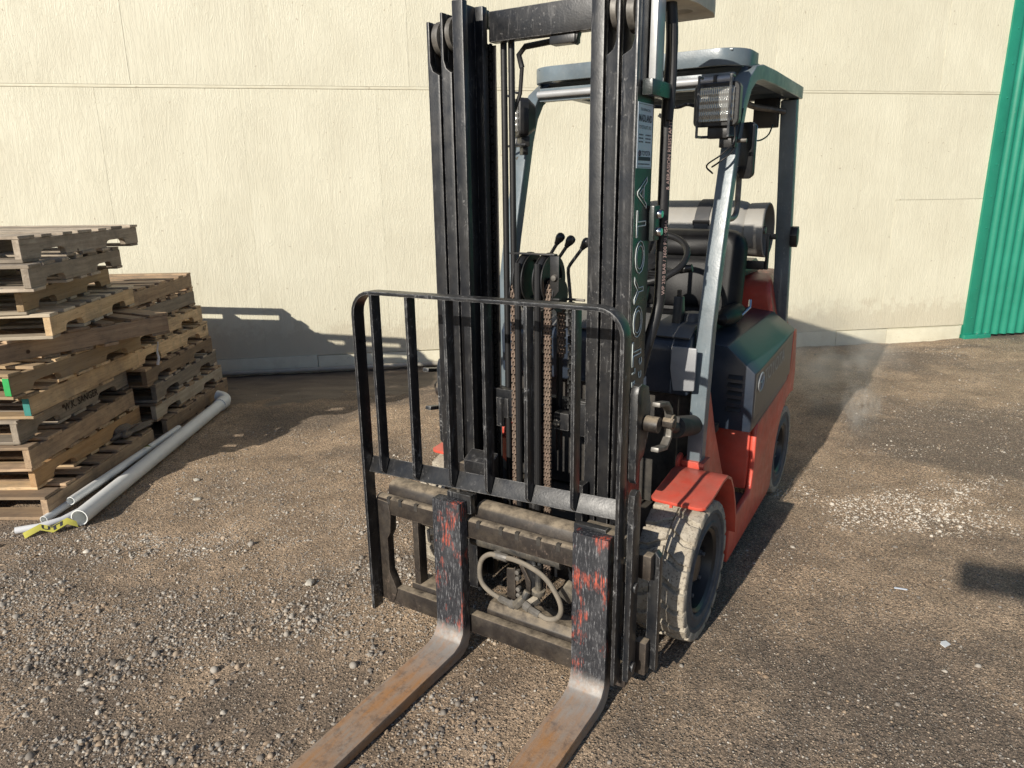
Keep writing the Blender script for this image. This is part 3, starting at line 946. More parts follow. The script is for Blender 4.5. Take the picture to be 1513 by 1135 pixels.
pipe('bent_conduit', [(-2.70, 3.54, 0.022), (-2.60, 3.585, 0.021), (-2.52, 3.66, 0.023), (-2.475, 3.80, 0.026), (-2.465, 4.1, 0.03), (-2.475, 4.6, 0.032)], 0.019, 'pvc_white', 'bent white conduit curving out in front of the pipe ends', 0.003)
wp = [WALL_O + WALL_D * s + WALL_N * (0.065 + 0.012 * math.sin(s * 1.3)) + Vector((0, 0, 0.034)) for s in np.linspace(-0.6, 3.05, 14)]
o = MB().tube(wp, 0.024, 14).build('wall_pipe', 'dull_pipe')
tag(o, 'long off-white pipe lying along the foot of the cream wall', 'pipe')
# caution tape
tp = [(-2.625, 3.495, 0.010), (-2.565, 3.545, 0.034), (-2.505, 3.552, 0.018), (-2.45, 3.600, 0.042), (-2.40, 3.605, 0.022)]
mb = MB()
vv = []
for k, p in enumerate(tp):
    w = (0.012, 0.020, 0.016, 0.022, 0.014)[k]
    vv += [(p[0] + 0.012, p[1] - w, p[2] - 0.006 + 0.004 * (k % 2)), (p[0] - 0.012, p[1] + w, p[2] + 0.014), (p[0] - 0.012, p[1] + w, p[2] + 0.0125), (p[0] + 0.012, p[1] - w, p[2] - 0.0075 + 0.004 * (k % 2))]
ff = []
for k in range(len(tp) - 1):
    o4 = 4 * k
    for j in range(4):
        ff.append((o4 + j, o4 + (j + 1) % 4, o4 + 4 + (j + 1) % 4, o4 + 4 + j))
mb.add(vv, ff + [(0, 1, 2, 3), (16, 17, 18, 19)])
tape = mb.build('caution_tape', 'tape_yellow')
tag(tape, 'crumpled yellow caution tape with black letters at the pipe ends', 'tape')
def tape_pt(t, w):
    k = min(int(t), len(tp) - 2)
    u = t - k
    a = [Vector(vv[4 * k + j]) for j in (0, 1)]
    b = [Vector(vv[4 * k + 4 + j]) for j in (0, 1)]
    p0 = a[0].lerp(b[0], u); p1 = a[1].lerp(b[1], u)
    return p0.lerp(p1, w) + Vector((0, -0.001, 0.0016))
lm = text_mesh('tape_lettering', 'UTI', 0.062, 'ink', bold=0.002, align='LEFT', sx=1.15)
bmx = bmesh.new(); bmx.from_mesh(lm)
bmesh.ops.subdivide_edges(bmx, edges=[e for e in bmx.edges if e.calc_length() > 0.015], cuts=2)
for v in bmx.verts:
    v.co = tape_pt(min(3.98, 1.1 + v.co.x / 0.068), 0.5 + v.co.y / 0.068)
bmx.to_mesh(lm); bmx.free()
link('tape_lettering', lm, tape)
def spline_pts(p):
    return [Vector(q) for q in p]
# a torn rag of mud on the lowest pallet, a dry leaf on the pipe, a few single stones
def lump(name, loc, size, mat, seed, sub=3, rough=0.25):
    bm = bmesh.new()
    bmesh.ops.create_icosphere(bm, subdivisions=sub, radius=1.0)
    rr = random.Random(seed)
    ph = [rr.uniform(0, 6) for _ in range(6)]
    for v in bm.verts:
        d = 1 + rough * (math.sin(3.1 * v.co.x + ph[0]) + math.sin(3.7 * v.co.y + ph[1]) + math.sin(4.1 * v.co.z + ph[2])) * 0.5 + rough * 0.4 * math.sin(9 * v.co.x + 8 * v.co.y + ph[3])
        v.co = Vector((v.co.x * size[0], v.co.y * size[1], v.co.z * size[2])) * d
    me = bpy.data.meshes.new(name)
    bm.to_mesh(me); bm.free()
    me.shade_smooth()
    me.materials.append(M[mat])
    o = link(name, me)
    o.location = loc
    o.rotation_euler = (0, 0, rr.uniform(0, 3))
    return o
tag(lump('mud_clod', (-2.70, 4.74, 0.172), (0.075, 0.17, 0.032), 'rag', 4, 4, 0.5), 'lumpy brown mud clod on the bottom pallet of the taller stack', 'clod')
tag(lump('stone', (-1.89, 3.96, 0.006), (0.026, 0.014, 0.008), 'stone', 5), 'flat pale stone alone on the dirt right of the thick pipe', 'stone', 'single stones')
tag(lump('stone', (-0.96, 3.0, 0.008), (0.022, 0.018, 0.013), 'stone', 6), 'cream stone lying left of the load backrest', 'stone', 'single stones')
tag(lump('stone', (1.22, 3.66, 0.010), (0.028, 0.02, 0.014), 'stone', 8), 'small pale stone right of the front tyre in the sun', 'stone', 'single stones')
tag(lump('stone', (-2.02, 4.25, 0.006), (0.022, 0.016, 0.012), 'stone', 9), 'rounded stone near the edge of the pallet shadow', 'stone', 'single stones')
o = MB().tube(spline_pts([(0, 0, 0), (0.05, 0.008, 0.004), (0.11, -0.004, 0.002), (0.17, 0.012, 0.003)]), 0.0045, 6, r_end=0.002).build('twig', 'rag')
o.location = (-2.02, 3.28, 0.008); o.rotation_euler = (0, 0, 0.7)
tag(o, 'thin dark twig on the gravel in front of the pipe ends', 'twig')
o = MB().prism([(0, 0), (0.045, 0.004), (0.047, 0.026), (0.02, 0.030), (0.002, 0.022)], 'xy', 0.0, 0.002).build('paper_scrap', 'pvc_white')
o.location = (1.70, 2.45, 0.010); o.rotation_euler = (0.15, 0.1, 0.5)
tag(o, 'small white paper scrap on the dirt below the shadow at right', 'scrap')
o = MB().prism([(0, 0), (0.055, 0.003), (0.056, 0.009), (0.002, 0.008)], 'xy', 0.0, 0.003).build('plastic_sliver', 'sticker')
o.location = (1.72, 2.88, 0.012); o.rotation_euler = (0.1, 0.05, -0.3)
tag(o, 'pale blue plastic sliver on bare dirt left of the round shadow', 'scrap')
lf = MB()
lf.add([(0, 0, 0), (0.03, 0.012, 0.012), (0.065, 0, 0.004), (0.03, -0.012, 0.012), (0.03, 0, 0.004)], [(0, 1, 4), (1, 2, 4), (2, 3, 4), (3, 0, 4)])
o = lf.build('dry_leaf', 'leaf')
o.location = (-2.53, 4.62, 0.096)
tag(o, 'yellow green leaf resting on the thin pipes', 'leaf')
o = MB().tube([(0, 0, 0), (0.012, 0.005, 0.05), (0.004, 0.01, 0.10), (0.022, 0.0, 0.15), (0.03, -0.01, 0.17)], 0.011, 8, r_end=0.004).build('cloth_strip', 'pvc_white')
o.location = (-2.608, 5.14, 0.55)
tag(o, 'twisted white strip of cloth hanging from the shorter pallet stack', 'cloth')
# ------------------------------------------------------------------ unseen post added behind the camera to throw the shadow at the right edge
shade_post = empty('shadow_post', (-0.73, -2.97, 0))
tag(shade_post, 'unseen post added out of frame to shade the dirt at the right edge', 'shadow post')
MB().cyl((0, 0, -0.1), (0, 0, 3.3), 0.05, 16, 0.04).build('pole', 'steel', shade_post)
MB().tube([(0, 0, 3.26), (-0.25, 0.175, 3.27), (-0.62, 0.434, 3.235)], 0.035, 10).build('arm', 'steel', shade_post)
MB().obox((-0.78, 0.546, 3.20), (0.34, 0.16, 0.10), (0, 0.1, R(145))).build('shadow_post_head', 'grey_cowl', shade_post, 0.02)
# ------------------------------------------------------------------ exhaust vapour drifting behind the forklift
def puff(loc, size, dens, rz):
    bm = bmesh.new()
    bmesh.ops.create_icosphere(bm, subdivisions=3, radius=1.0)
    me = bpy.data.meshes.new('exhaust_vapour')
    bm.to_mesh(me); bm.free()
    me.materials.append(M['vapour'])
    o = link('exhaust_vapour', me)
    o.location = loc; o.scale = size; o.rotation_euler = (0, 0, rz)
    o.color = (dens, dens, dens, 1)
    o['kind'] = 'stuff'
    return o
tag(puff((2.66, 5.85, 0.42), (0.55, 1.15, 0.52), 1.5, R(-10)), 'thin drifting exhaust vapour behind the rear wheel', 'smoke')
tag(puff((2.55, 5.0, 0.20), (0.15, 0.30, 0.26), 4.5, R(-20)), 'small bright wisp of exhaust vapour low over the ground', 'smoke')
# ------------------------------------------------------------------ forklift (local axes: x to the picture's right, y towards the rear, z up)
FL = empty('forklift', (-0.1091, 2.3829, 0.0), R(-31.7))
tag(FL, 'red and grey forklift with tall black mast, load backrest and two forks', 'forklift')
def fb(mb, name, mat, parent=None, bevel=0.0, segs=2, **k):
    return mb.build(name, mat, FL if parent is None else parent, bevel, segs, **k)
# ---- forks
def fork(x0, x1, ztop):
    prof = [(0.0, ztop), (0.0, 0.145), (-0.006, 0.105), (-0.028, 0.076), (-0.065, 0.062), (-1.02, 0.040), (-1.10, 0.030),
            (-1.10, 0.018), (-0.75, 0.012), (-0.05, 0.010), (-0.005, 0.014), (0.030, 0.035), (0.046, 0.075), (0.048, 0.14), (0.048, ztop)]
    f = fb(MB().prism(prof, 'yz', x0, x1), 'fork', 'fork_paint', None, 0.004)
    fb(MB().prism([(0.0485, ztop - 0.004), (0.0485, ztop - 0.115), (0.072, ztop - 0.115), (0.085, ztop - 0.05), (0.125, ztop - 0.05), (0.125, ztop - 0.004)], 'yz', x0 + 0.004, x1 - 0.004), 'fork_hook', 'carriage_steel', f, 0.004)
    return f
fork(-0.236, -0.108, 0.655)
f2 = fork(0.360, 0.492, 0.665)
fb(MB().tube([(-0.16, 0.07, 0.655), (-0.15, 0.06, 0.69), (-0.125, 0.05, 0.72)], 0.011, 8, r_end=0.004), 'fork_latch', 'steel')
# ---- carriage (side shifter frame)
car = MB()
car.prism([(0.050, 0.500), (0.050, 0.568), (0.062, 0.575), (0.085, 0.575), (0.085, 0.500)], 'yz', -0.565, 0.545)
car.box(-0.540, 0.545, 0.052, 0.092, 0.085, 0.165)
fb(car, 'carriage', 'carriage_steel', None, 0.005)
C = bpy.data.objects['carriage']
lp = [(-0.572, 0.10), (-0.500, 0.10), (-0.480, 0.155), (-0.497, 0.20), (-0.515, 0.235), (-0.515, 0.39), (-0.498, 0.42), (-0.492, 0.50), (-0.500, 0.555), (-0.572, 0.56)]
fb(MB().prism(lp, 'xz', 0.046, 0.086), 'end_frame', 'carriage_steel', C, 0.006)
fb(MB().box(-0.425, -0.395, 0.10, 0.15, 0.12, 0.53), 'end_frame', 'carriage_steel', C, 0.004)
fb(MB().box(0.40, 0.43, 0.10, 0.15, 0.12, 0.53), 'end_frame', 'carriage_steel', C, 0.004)
tb = [(0.0885, 0.54), (0.0885, 0.585), (0.098, 0.612), (0.118, 0.622), (0.155, 0.622), (0.165, 0.60), (0.165, 0.54)]
fb(MB().prism(tb, 'yz', -0.535, -0.235), 'hook_bar', 'carriage_steel', C, 0.006)
fb(MB().prism(tb, 'yz', -0.100, 0.50), 'hook_bar', 'carriage_steel', C, 0.006)
fb(MB().box(-0.44, -0.30, 0.0945, 0.19, 0.125, 0.185), 'lower_block', 'carriage_steel', C, 0.008)
fb(MB().prism([(0.0945, 0.10), (0.0945, 0.180), (0.118, 0.205), (0.19, 0.205), (0.19, 0.10)], 'yz', -0.06, 0.46), 'lower_block', 'carriage_steel', C, 0.006)
nt = MB()
for x in (-0.50, -0.44, -0.36, -0.06, 0.04, 0.11, 0.20, 0.28):
    nt.box(x - 0.008, x + 0.008, 0.0485, 0.0625, 0.548, 0.5765)
fb(nt, 'bar_notches', 'engine_black', C)
fb(MB().cyl((-0.135, 0.125, 0.462), (0.25, 0.125, 0.468), 0.030, 24).cyl((0.245, 0.125, 0.468), (0.262, 0.125, 0.468), 0.034, 24), 'shift_cylinder', 'dusty_cylinder', C, 0.003)
fb(MB().cyl((-0.43, 0.125, 0.462), (-0.12, 0.125, 0.462), 0.013, 16), 'cylinder_rod', 'chrome', C)
fb(MB().cyl((0.2625, 0.125, 0.468), (0.42, 0.125, 0.468), 0.013, 16), 'cylinder_rod', 'chrome', C)
def spline(pts, n=6):
    P = [Vector(p) for p in pts]
    P = [P[0] * 2 - P[1]] + P + [P[-1] * 2 - P[-2]]
    out = []
    for i in range(1, len(P) - 2):
        for k in range(n):
            t = k / n
            a, b, c_, d = P[i - 1], P[i], P[i + 1], P[i + 2]
            out.append(0.5 * ((2 * b) + (c_ - a) * t + (2 * a - 5 * b + 4 * c_ - d) * t * t + (3 * b - a - 3 * c_ + d) * t ** 3))
    out.append(P[-2])
    return out
fb(MB().tube(spline([(0.020, 0.085, 0.437), (-0.025, 0.075, 0.440), (-0.060, 0.07, 0.410), (-0.072, 0.07, 0.358), (-0.062, 0.07, 0.310), (-0.027, 0.07, 0.282), (0.020, 0.07, 0.266)]), 0.0098, 12), 'hydraulic_hose', 'dusty_hose', C)
fb(MB().tube(spline([(0.020, 0.085, 0.437), (0.092, 0.07, 0.450), (0.179, 0.055, 0.445), (0.240, 0.048, 0.418), (0.285, 0.045, 0.363), (0.296, 0.045, 0.317), (0.278, 0.045, 0.280), (0.241, 0.045, 0.265), (0.205, 0.05, 0.268)]), 0.0098, 12), 'hydraulic_hose', 'dusty_hose', C)
fit = MB()
fit.cyl((-0.012, 0.086, 0.438), (0.05, 0.082, 0.440), 0.0155, 10).cyl((0.0, 0.10, 0.430), (0.0, 0.10, 0.455), 0.012, 10)
fit.cyl((0.015, 0.07, 0.268), (0.062, 0.075, 0.255), 0.0145, 6).cyl((0.060, 0.075, 0.256), (0.082, 0.08, 0.250), 0.018, 6)
fit.cyl((0.205, 0.05, 0.268), (0.160, 0.055, 0.276), 0.0145, 6).cyl((0.162, 0.055, 0.276), (0.135, 0.062, 0.282), 0.018, 6)
fb(fit, 'hose_fitting', 'steel', C, 0.001)
fb(MB().cyl((0.085, 0.075, 0.252), (0.120, 0.085, 0.290), 0.019, 6).cyl((0.118, 0.085, 0.288), (0.128, 0.095, 0.318), 0.015, 8), 'elbow_fitting', 'dusty_cylinder', C, 0.002)
fb(MB().cyl((0.138, 0.07, 0.272), (0.172, 0.10, 0.300), 0.020, 6).cyl((0.172, 0.10, 0.300), (0.172, 0.10, 0.43), 0.013, 10).cyl((0.172, 0.10, 0.318), (0.172, 0.10, 0.335), 0.026, 12), 'elbow_fitting', 'dusty_cylinder', C, 0.002)
fb(MB().prism([(0.032, 0.225), (0.070, 0.225), (0.070, 0.40), (0.060, 0.39), (0.032, 0.385)], 'xz', 0.10, 0.108), 'chain_anchor', 'carriage_steel', C, 0.002)
fb(MB().prism([(0.085, 0.41), (0.10, 0.415), (0.135, 0.35), (0.132, 0.29), (0.118, 0.30), (0.110, 0.36)], 'xz', 0.105, 0.115), 'chain_anchor', 'carriage_steel', C, 0.002)
fb(MB().cyl((0.079, 0.095, 0.38), (0.079, 0.115, 0.38), 0.010, 8).cyl((0.081, 0.095, 0.355), (0.081, 0.115, 0.355), 0.010, 8).cyl((0.083, 0.095, 0.31), (0.083, 0.115, 0.31), 0.010, 8).cyl((0.084, 0.095, 0.285), (0.084, 0.115, 0.285), 0.010, 8), 'chain_bolt', 'steel', C, 0.002)
fb(MB().obox((0.285, 0.13, 0.345), (0.06, 0.05, 0.05), (0.2, 0.6, 0.1)), 'valve_block', 'dusty_cylinder', C, 0.006)
# right-hand end plate and keeper
fb(MB().prism([(0.036, 0.125), (0.10, 0.125), (0.10, 0.80), (0.085, 0.83), (0.060, 0.838), (0.040, 0.825), (0.036, 0.80)], 'yz', 0.540, 0.562), 'end_plate', 'black_bar', C, 0.004)
fb(MB().lathe([(0.0, 0.009), (0.012, 0.009), (0.018, 0.007), (0.018, 0.0)], (0.562, 0.07, 0.48), 'x', 16).lathe([(0.0, 0.009), (0.012, 0.009), (0.018, 0.007), (0.018, 0.0)], (0.562, 0.07, 0.17), 'x', 16), 'plate_bolt', 'black_bar', C)
fb(MB().box(0.548, 0.595, 0.125, 0.165, 0.485, 0.575), 'keeper_block', 'carriage_steel', C, 0.005)
fb(MB().box(0.548, 0.590, 0.125, 0.165, 0.105, 0.235), 'keeper_block', 'carriage_steel', C, 0.005)
fb(MB().prism([(0.572, 0.12), (0.612, 0.105), (0.612, 0.555), (0.596, 0.575), (0.572, 0.560)], 'xz', 0.1665, 0.20), 'keeper_bar', 'black_bar', C, 0.004)
# ---- load backrest
def arc(cx, cz, r, a0, a1, n=7):
    return [(cx + r * math.cos(R(a0 + (a1 - a0) * k / (n - 1))), cz + r * math.sin(R(a0 + (a1 - a0) * k / (n - 1)))) for k in range(n)]
xl, xr, zt, rc = -0.566, 0.524, 1.418, 0.085
path = [(xl, 0.075)] + arc(xl + rc, zt - rc, rc, 180, 90) + arc(xr - rc, zt - rc + 0.012, rc, 90, 0) + [(xr, 0.13)]
fb(MB().strip(path, 0.013, 'xz', -0.012, 0.045), 'load_backrest', 'black_bar', None, 0.0025)
LB = bpy.data.objects['load_backrest']
def xb(x, dz):
    k = 0.05 * (x - xl) / (xr - xl)
    return [(x, 0.012, 0.692 + k), (x, 0.040, 0.752 + k), (x, 0.046, 0.748 + k), (x, 0.019, 0.688 + k)]
fb(MB().loft([xb(xl + 0.008, 0), xb(xr - 0.008, 0)]), 'cross_bar', 'mast_paint', LB, 0.002)
for i, x in enumerate((-0.475, -0.308, -0.138, 0.020, 0.186, 0.360)):
    z0 = 0.706 + 0.05 * (x - xl) / (xr - xl)
    z1 = zt - 0.007 + 0.012 * (x - xl) / (xr - xl)
    fb(MB().prism([(-0.010, z0 + 0.010), (0.010, z0 - 0.010), (0.0375, z0 + 0.046), (0.0375, z1), (-0.010, z1)], 'yz', x - 0.006, x + 0.006), 'vertical_bar', 'black_bar', LB, 0.002)
fb(MB().box(-0.20, -0.09, 0.048, 0.075, 0.60, 0.675), 'mount_tab', 'black_bar', LB, 0.004)
fb(MB().box(0.34, 0.46, 0.048, 0.075, 0.60, 0.675), 'mount_tab', 'black_bar', LB, 0.004)
# ---- mast rails
Y0, Y1 = 0.310, 0.470
TF = 0.032
def rail(name, s, xi, xo, z0, ztop, zcut, mat, web):
    """s=-1 left, +1 right; xi/xo inner and outer edge; the flange ends at zcut, only the web runs on to ztop"""
    x0, x1 = sorted((s * xi, s * xo))
    mb = MB()
    wb = sorted((s * (xo - web), s * xo))
    if zcut < ztop:
        # front flange with a curved run-out towards the web
        fl = [(s * xi, z0), (s * xi, zcut), (s * (xi + 0.008), zcut + 0.004), (s * (xo - web - 0.010), zcut + 0.016), (s * (xo - web), zcut + 0.045), (s * (xo - web), ztop), (s * xo, ztop), (s * xo, z0)]
        mb.prism(fl, 'xz', Y0, Y0 + TF)
    else:
        mb.box(x0, x1, Y0, Y0 + TF, z0, ztop)
    mb.box(wb[0], wb[1], Y0 + TF + 0.0005, Y1 - TF - 0.0005, z0, ztop)
    mb.box(x0, x1, Y1 - TF, Y1, z0, ztop)
    return fb(mb, name, mat, None, 0.004)
for s in (-1, 1):
    ro = rail('outer_mast_rail', s, 0.360, 0.412, 0.10, 2.368, 2.185, 'mast_paint', 0.012)
    rm = rail('middle_mast_rail', s, 0.305, 0.350, 0.12, 2.392, 2.190, 'mast_paint', 0.011)
    ri = rail('inner_mast_rail', s, 0.250, 0.296, 0.10, 2.425, 2.5, 'mast_paint', 0.012)
    for (rl, xa, xb, zz) in ((ro, 0.364, 0.396, 2.315), (rm, 0.309, 0.336, 2.325)):
        a, b = sorted((s * xa, s * xb))
        fb(MB().lathe([(0.0, a), (0.045, a), (0.060, a + 0.004), (0.060, b - 0.004), (0.045, b), (0.0, b)], (0, Y0 + 0.062, zz), 'x', 28), 'guide_roller', 'steel', rl)
# outer side plate lettering and sticker (right side)
OR_ = [o for o in FL.children if o.name.startswith('outer_mast_rail')][1]
fb(MB().box(0.4125, 0.414, Y0 + 0.006, Y1 - 0.006, 1.02, 2.09), 'side_face', 'mast_side', OR_, 0.0)
xs = 0.4145
SK = fb(MB().box(xs, xs + 0.0012, 0.322, 0.452, 1.842, 2.046), 'service_sticker', 'sticker')
xq = xs + 0.0018
def stx(name, body, size, y, z, mat='ink', sx=1.0, bold=0.0):
    place_text(name, text_mesh(name, body, size, mat, sx=sx, bold=bold), SK, (xq, y, z), (0, 1, 0), (0, 0, 1))
stx('sticker_text', 'FOR REPAIR CALL', 0.0125, 0.387, 2.024, sx=0.9)
stx('sticker_text', 'MADLAND', 0.030, 0.387, 1.997, sx=0.78, bold=0.0009)
stx('sticker_text', 'TOYOTALIFT, INC.', 0.0155, 0.387, 1.970, sx=0.85)
stx('sticker_text', 'TOYOTA', 0.021, 0.399, 1.889, sx=0.9, bold=0.0004)
bars = MB()
for k, z in enumerate((1.947, 1.936, 1.925)):
    for (a, b) in ((0.334, 0.374), (0.392, 0.440)):
        for q in range(5):
            w = (b - a) / 5
            bars.box(xq - 0.0003, xq, a + q * w, a + q * w + w * (0.55 + 0.08 * ((q + k) % 3)), z - 0.0022, z + 0.0022)
for q in range(9):
    bars.box(xq - 0.0003, xq, 0.336 + q * 0.0115, 0.336 + q * 0.0115 + 0.008, 1.8535, 1.8575)
bars.box(xq - 0.0003, xq, 0.334, 0.442, 1.8665, 1.8785)
for z in (1.8455, 2.041):
    bars.box(xq - 0.0003, xq, 0.326, 0.448, z - 0.0006, z + 0.0006)
fb(bars, 'sticker_print', 'ink', SK)
def emblem(name, parent, c, rx, rz, mat, t, ux, uy):
    """three interlocking ellipses drawn as thin rings"""
    mb = MB()
    c = Vector(c); ux = Vector(ux); uy = Vector(uy)
    for (ox, oz, a, b) in ((0, 0, 1.0, 0.68), (0, 0.02, 0.36, 0.66), (0, 0.30, 0.78, 0.33)):
        pts = [c + ux * (ox + a * math.cos(k * math.pi / 14)) * rx + uy * (oz + b * math.sin(k * math.pi / 14)) * rz for k in range(29)]
        mb.tube(pts, t, 5, caps=False)
    return mb.build(name, mat, parent)
emblem('emblem', SK, (xq, 0.345, 1.889), 0.0105, 0.013, 'ink', 0.0009, (0, 1, 0), (0, 0, 1))
place_text('brand_lettering', text_mesh('brand_lettering', 'TOYOTA', 0.118, 'outline_paint', outline=0.0017, sx=1.28, spacing=1.06), OR_, (xs + 0.0012, 0.385, 1.490), (0, 0, 1), (0, -1, 0))
place_text('worn_lettering', text_mesh('worn_lettering', 'E  L', 0.040, 'outline_paint', outline=0.0012, sx=1.1), OR_, (xs + 0.0012, 0.360, 1.125), (0, 0, 1), (0, -1, 0))
place_text('worn_lettering', text_mesh('worn_lettering', 'C  C', 0.036, 'outline_paint', outline=0.0012, sx=1.1), OR_, (xs + 0.0012, 0.420, 1.150), (0, 0, 1), (0, -1, 0))
# ---- mast cross members
fb(MB().box(-0.2485, 0.2485, 0.474, 0.520, 2.306, 2.412), 'mast_cross_beam', 'mast_paint', None, 0.006)
fb(MB().box(-0.290, -0.258, 0.4705, 0.500, 2.355, 2.42), 'beam_bracket', 'mast_paint', None, 0.004)
fb(MB().box(-0.36, 0.36, 0.4715, 0.51, 0.85, 0.97), 'mast_cross_beam', 'mast_paint', None, 0.006)
fb(MB().box(-0.36, 0.36, 0.4715, 0.53, 0.16, 0.36), 'mast_cross_beam', 'mast_paint', None, 0.006)
fb(MB().prism([(0.24, 0.635), (0.30, 0.635), (0.30, 0.755), (0.24, 0.725)], 'yz', -0.255, -0.125), 'stop_block', 'mast_paint', None, 0.004)
fb(MB().box(0.245, 0.275, 0.250, 0.300, 0.52, 0.72), 'stop_block', 'mast_paint', None, 0.004)
fb(MB().box(-0.30, -0.255, 0.255, 0.300, 0.50, 0.70), 'stop_block', 'carriage_steel', None, 0.004)
fb(MB().tube([(-0.15, 0.55, 2.22), (-0.16, 0.545, 2.265), (-0.13, 0.54, 2.29), (0.03, 0.53, 2.297), (0.07, 0.53, 2.285)], 0.011, 8), 'mast_hose', 'dark_rubber')
fb(MB().obox((0.055, 0.505, 2.288), (0.10, 0.05, 0.028)).obox((0.10, 0.505, 2.292), (0.02, 0.03, 0.045), (0, 0.3, 0)), 'hose_clamp', 'black_plastic', None, 0.004)
fb(MB().tube([(-0.15, 0.55, 2.22), (-0.165, 0.56, 2.13), (-0.19, 0.55, 2.06)], 0.008, 8), 'mast_hose', 'dark_rubber')
# ---- top plate with hole, grey guide bar, bracket
tpz = 2.40
def plate_hole(c, r, pts, z0, z1):
    n = 16
    ring = [(c[0] + r * math.cos(2 * math.pi * k / n), c[1] + r * math.sin(2 * math.pi * k / n)) for k in range(n)]
    out = []
    for k in range(n):
        a = 2 * math.pi * k / n
        d = Vector((math.cos(a), math.sin(a)))
        best = None
        for i in range(len(pts)):
            p, q = Vector(pts[i]), Vector(pts[(i + 1) % len(pts)])
            e = q - p
            den = d.x * e.y - d.y * e.x
            if abs(den) < 1e-9: continue
            w = p - Vector(c)
            t = (w.x * e.y - w.y * e.x) / den
            u = (w.x * d.y - w.y * d.x) / den
            if t > 0 and -1e-6 <= u <= 1 + 1e-6 and (best is None or t < best): best = t
        out.append((c[0] + d.x * best, c[1] + d.y * best))
    mb = MB()
    v = [(x, y, z) for z in (z0, z1) for L in (ring, out) for (x, y) in L]
    f = []
    for k in range(n):
        j = (k + 1) % n
        f += [(k, j, n + j, n + k), (2 * n + k, 3 * n + k, 3 * n + j, 2 * n + j), (k, 2 * n + k, 2 * n + j, j), (n + k, n + j, 3 * n + j, 3 * n + k)]
    return mb.add(v, f)
fb(plate_hole((0.415, 0.70), 0.035, [(0.30, 0.475), (0.47, 0.475), (0.50, 0.60), (0.50, 0.86), (0.30, 0.86)], tpz - 0.03, tpz + 0.05), 'top_plate', 'pale_plate', None, 0.003)
fb(MB().box(0.416, 0.440, 0.398, 0.470, 2.118, 2.40), 'guide_bar', 'silver_strip', None, 0.004)
fb(MB().box(0.4165, 0.452, 0.345, 0.545, 2.066, 2.116), 'hose_bracket', 'mast_side', None, 0.006)
fb(MB().box(0.4165, 0.438, 0.440, 0.50, 1.60, 1.72), 'hose_bracket', 'mast_side', None, 0.005)
fb(MB().lathe([(0.0, 0.014), (0.012, 0.013), (0.017, 0.004), (0.017, 0.0)], (0.438, 0.487, 1.69), 'x', 14).lathe([(0.0, 0.014), (0.012, 0.013), (0.017, 0.004), (0.017, 0.0)], (0.438, 0.487, 1.63), 'x', 14), 'bracket_bolt', 'chrome')
# hoses running down the right side
hp = [(0.425, 0.545, 2.40), (0.432, 0.560, 2.25), (0.430, 0.55, 2.05), (0.430, 0.548, 1.7), (0.430, 0.552, 1.42), (0.425, 0.54, 1.33), (0.41, 0.50, 1.22), (0.39, 0.48, 1.1)]
hz = fb(MB().tube(spline(hp, 5), 0.0205, 14), 'printed_hose', 'dark_rubber')
fb(MB().tube(spline([(0.445, 0.53, 2.30), (0.45, 0.535, 2.15), (0.447, 0.525, 2.0)], 4), 0.013, 10), 'mast_hose', 'dark_rubber')
nrm = Vector((0.84, -0.54, 0)).normalized()
ud = Vector((0.54, 0.84, 0)).normalized()
for body, zc in (('& ABRASION RESISTANT', 1.885), ('WP 250 BAR / 3600 PSI MSHA', 1.535)):
    place_text('hose_lettering', text_mesh('hose_lettering', body, 0.020, 'hose_print', sx=1.05), hz, Vector((0.4305, 0.549, zc)) + nrm * 0.0212, (0, 0, 1), -ud)
# ---- centre lift cylinder, chains, sheaves
CY = 0.385
fb(MB().cyl((-0.004, CY, 0.12), (-0.004, CY, 1.16), 0.040, 28).cyl((-0.004, CY, 0.93), (-0.004, CY, 0.965), 0.045, 28).cyl((-0.004, CY, 1.14), (-0.004, CY, 1.175), 0.046, 28), 'lift_cylinder', 'mast_paint')
fb(MB().cyl((-0.004, CY, 1.17), (-0.004, CY, 1.30), 0.026, 20), 'piston_rod', 'chrome')
fb(MB().box(-0.045, 0.03, CY - 0.035, CY + 0.035, 1.26, 1.335).box(-0.09, 0.09, CY - 0.014, CY + 0.014, 1.345, 1.372), 'sheave_block', 'grey_cowl', None, 0.004)
def chain_mesh(pts, w, pitch, ph, mat, name, nrow=5):
    """leaf chain: rows of small link plates along a path, pins across"""
    P = [Vector(p) for p in pts]
    d = [0.0]
    for a, b in zip(P, P[1:]): d.append(d[-1] + (b - a).length)
    def at(t):
        for i in range(len(P) - 1):
            if t <= d[i + 1] or i == len(P) - 2:
                u = (t - d[i]) / (d[i + 1] - d[i])
                return P[i].lerp(P[i + 1], u), (P[i + 1] - P[i]).normalized()
    mb = MB()
    n = int(d[-1] / pitch)
    for k in range(n):
        c, t = at((k + 0.5) * pitch)
        nn = Vector((1, 0, 0)).cross(t).normalized()
        for r_ in range(nrow):
            if (r_ + k) % 2: continue
            xo = (r_ - (nrow - 1) / 2) * w / nrow
            th, ln = w / nrow * 0.42, pitch * 0.92
            sec = [(-ln, 0), (-ln * 0.75, ph), (-ln * 0.3, ph * 0.82), (ln * 0.3, ph * 0.82), (ln * 0.75, ph), (ln, 0), (ln * 0.75, -ph), (ln * 0.3, -ph * 0.82), (-ln * 0.3, -ph * 0.82), (-ln * 0.75, -ph)]
            rg = []
            for sx_ in (-th, th):
                rg.append([c + Vector((xo + sx_, 0, 0)) + t * a + nn * b for a, b in sec])
            mb.loft(rg)
        p0, t0 = at(k * pitch)
        mb.tube([p0 - Vector((w * 0.53, 0, 0)), p0 + Vector((w * 0.53, 0, 0))], ph * 0.42, 6)
    return mb
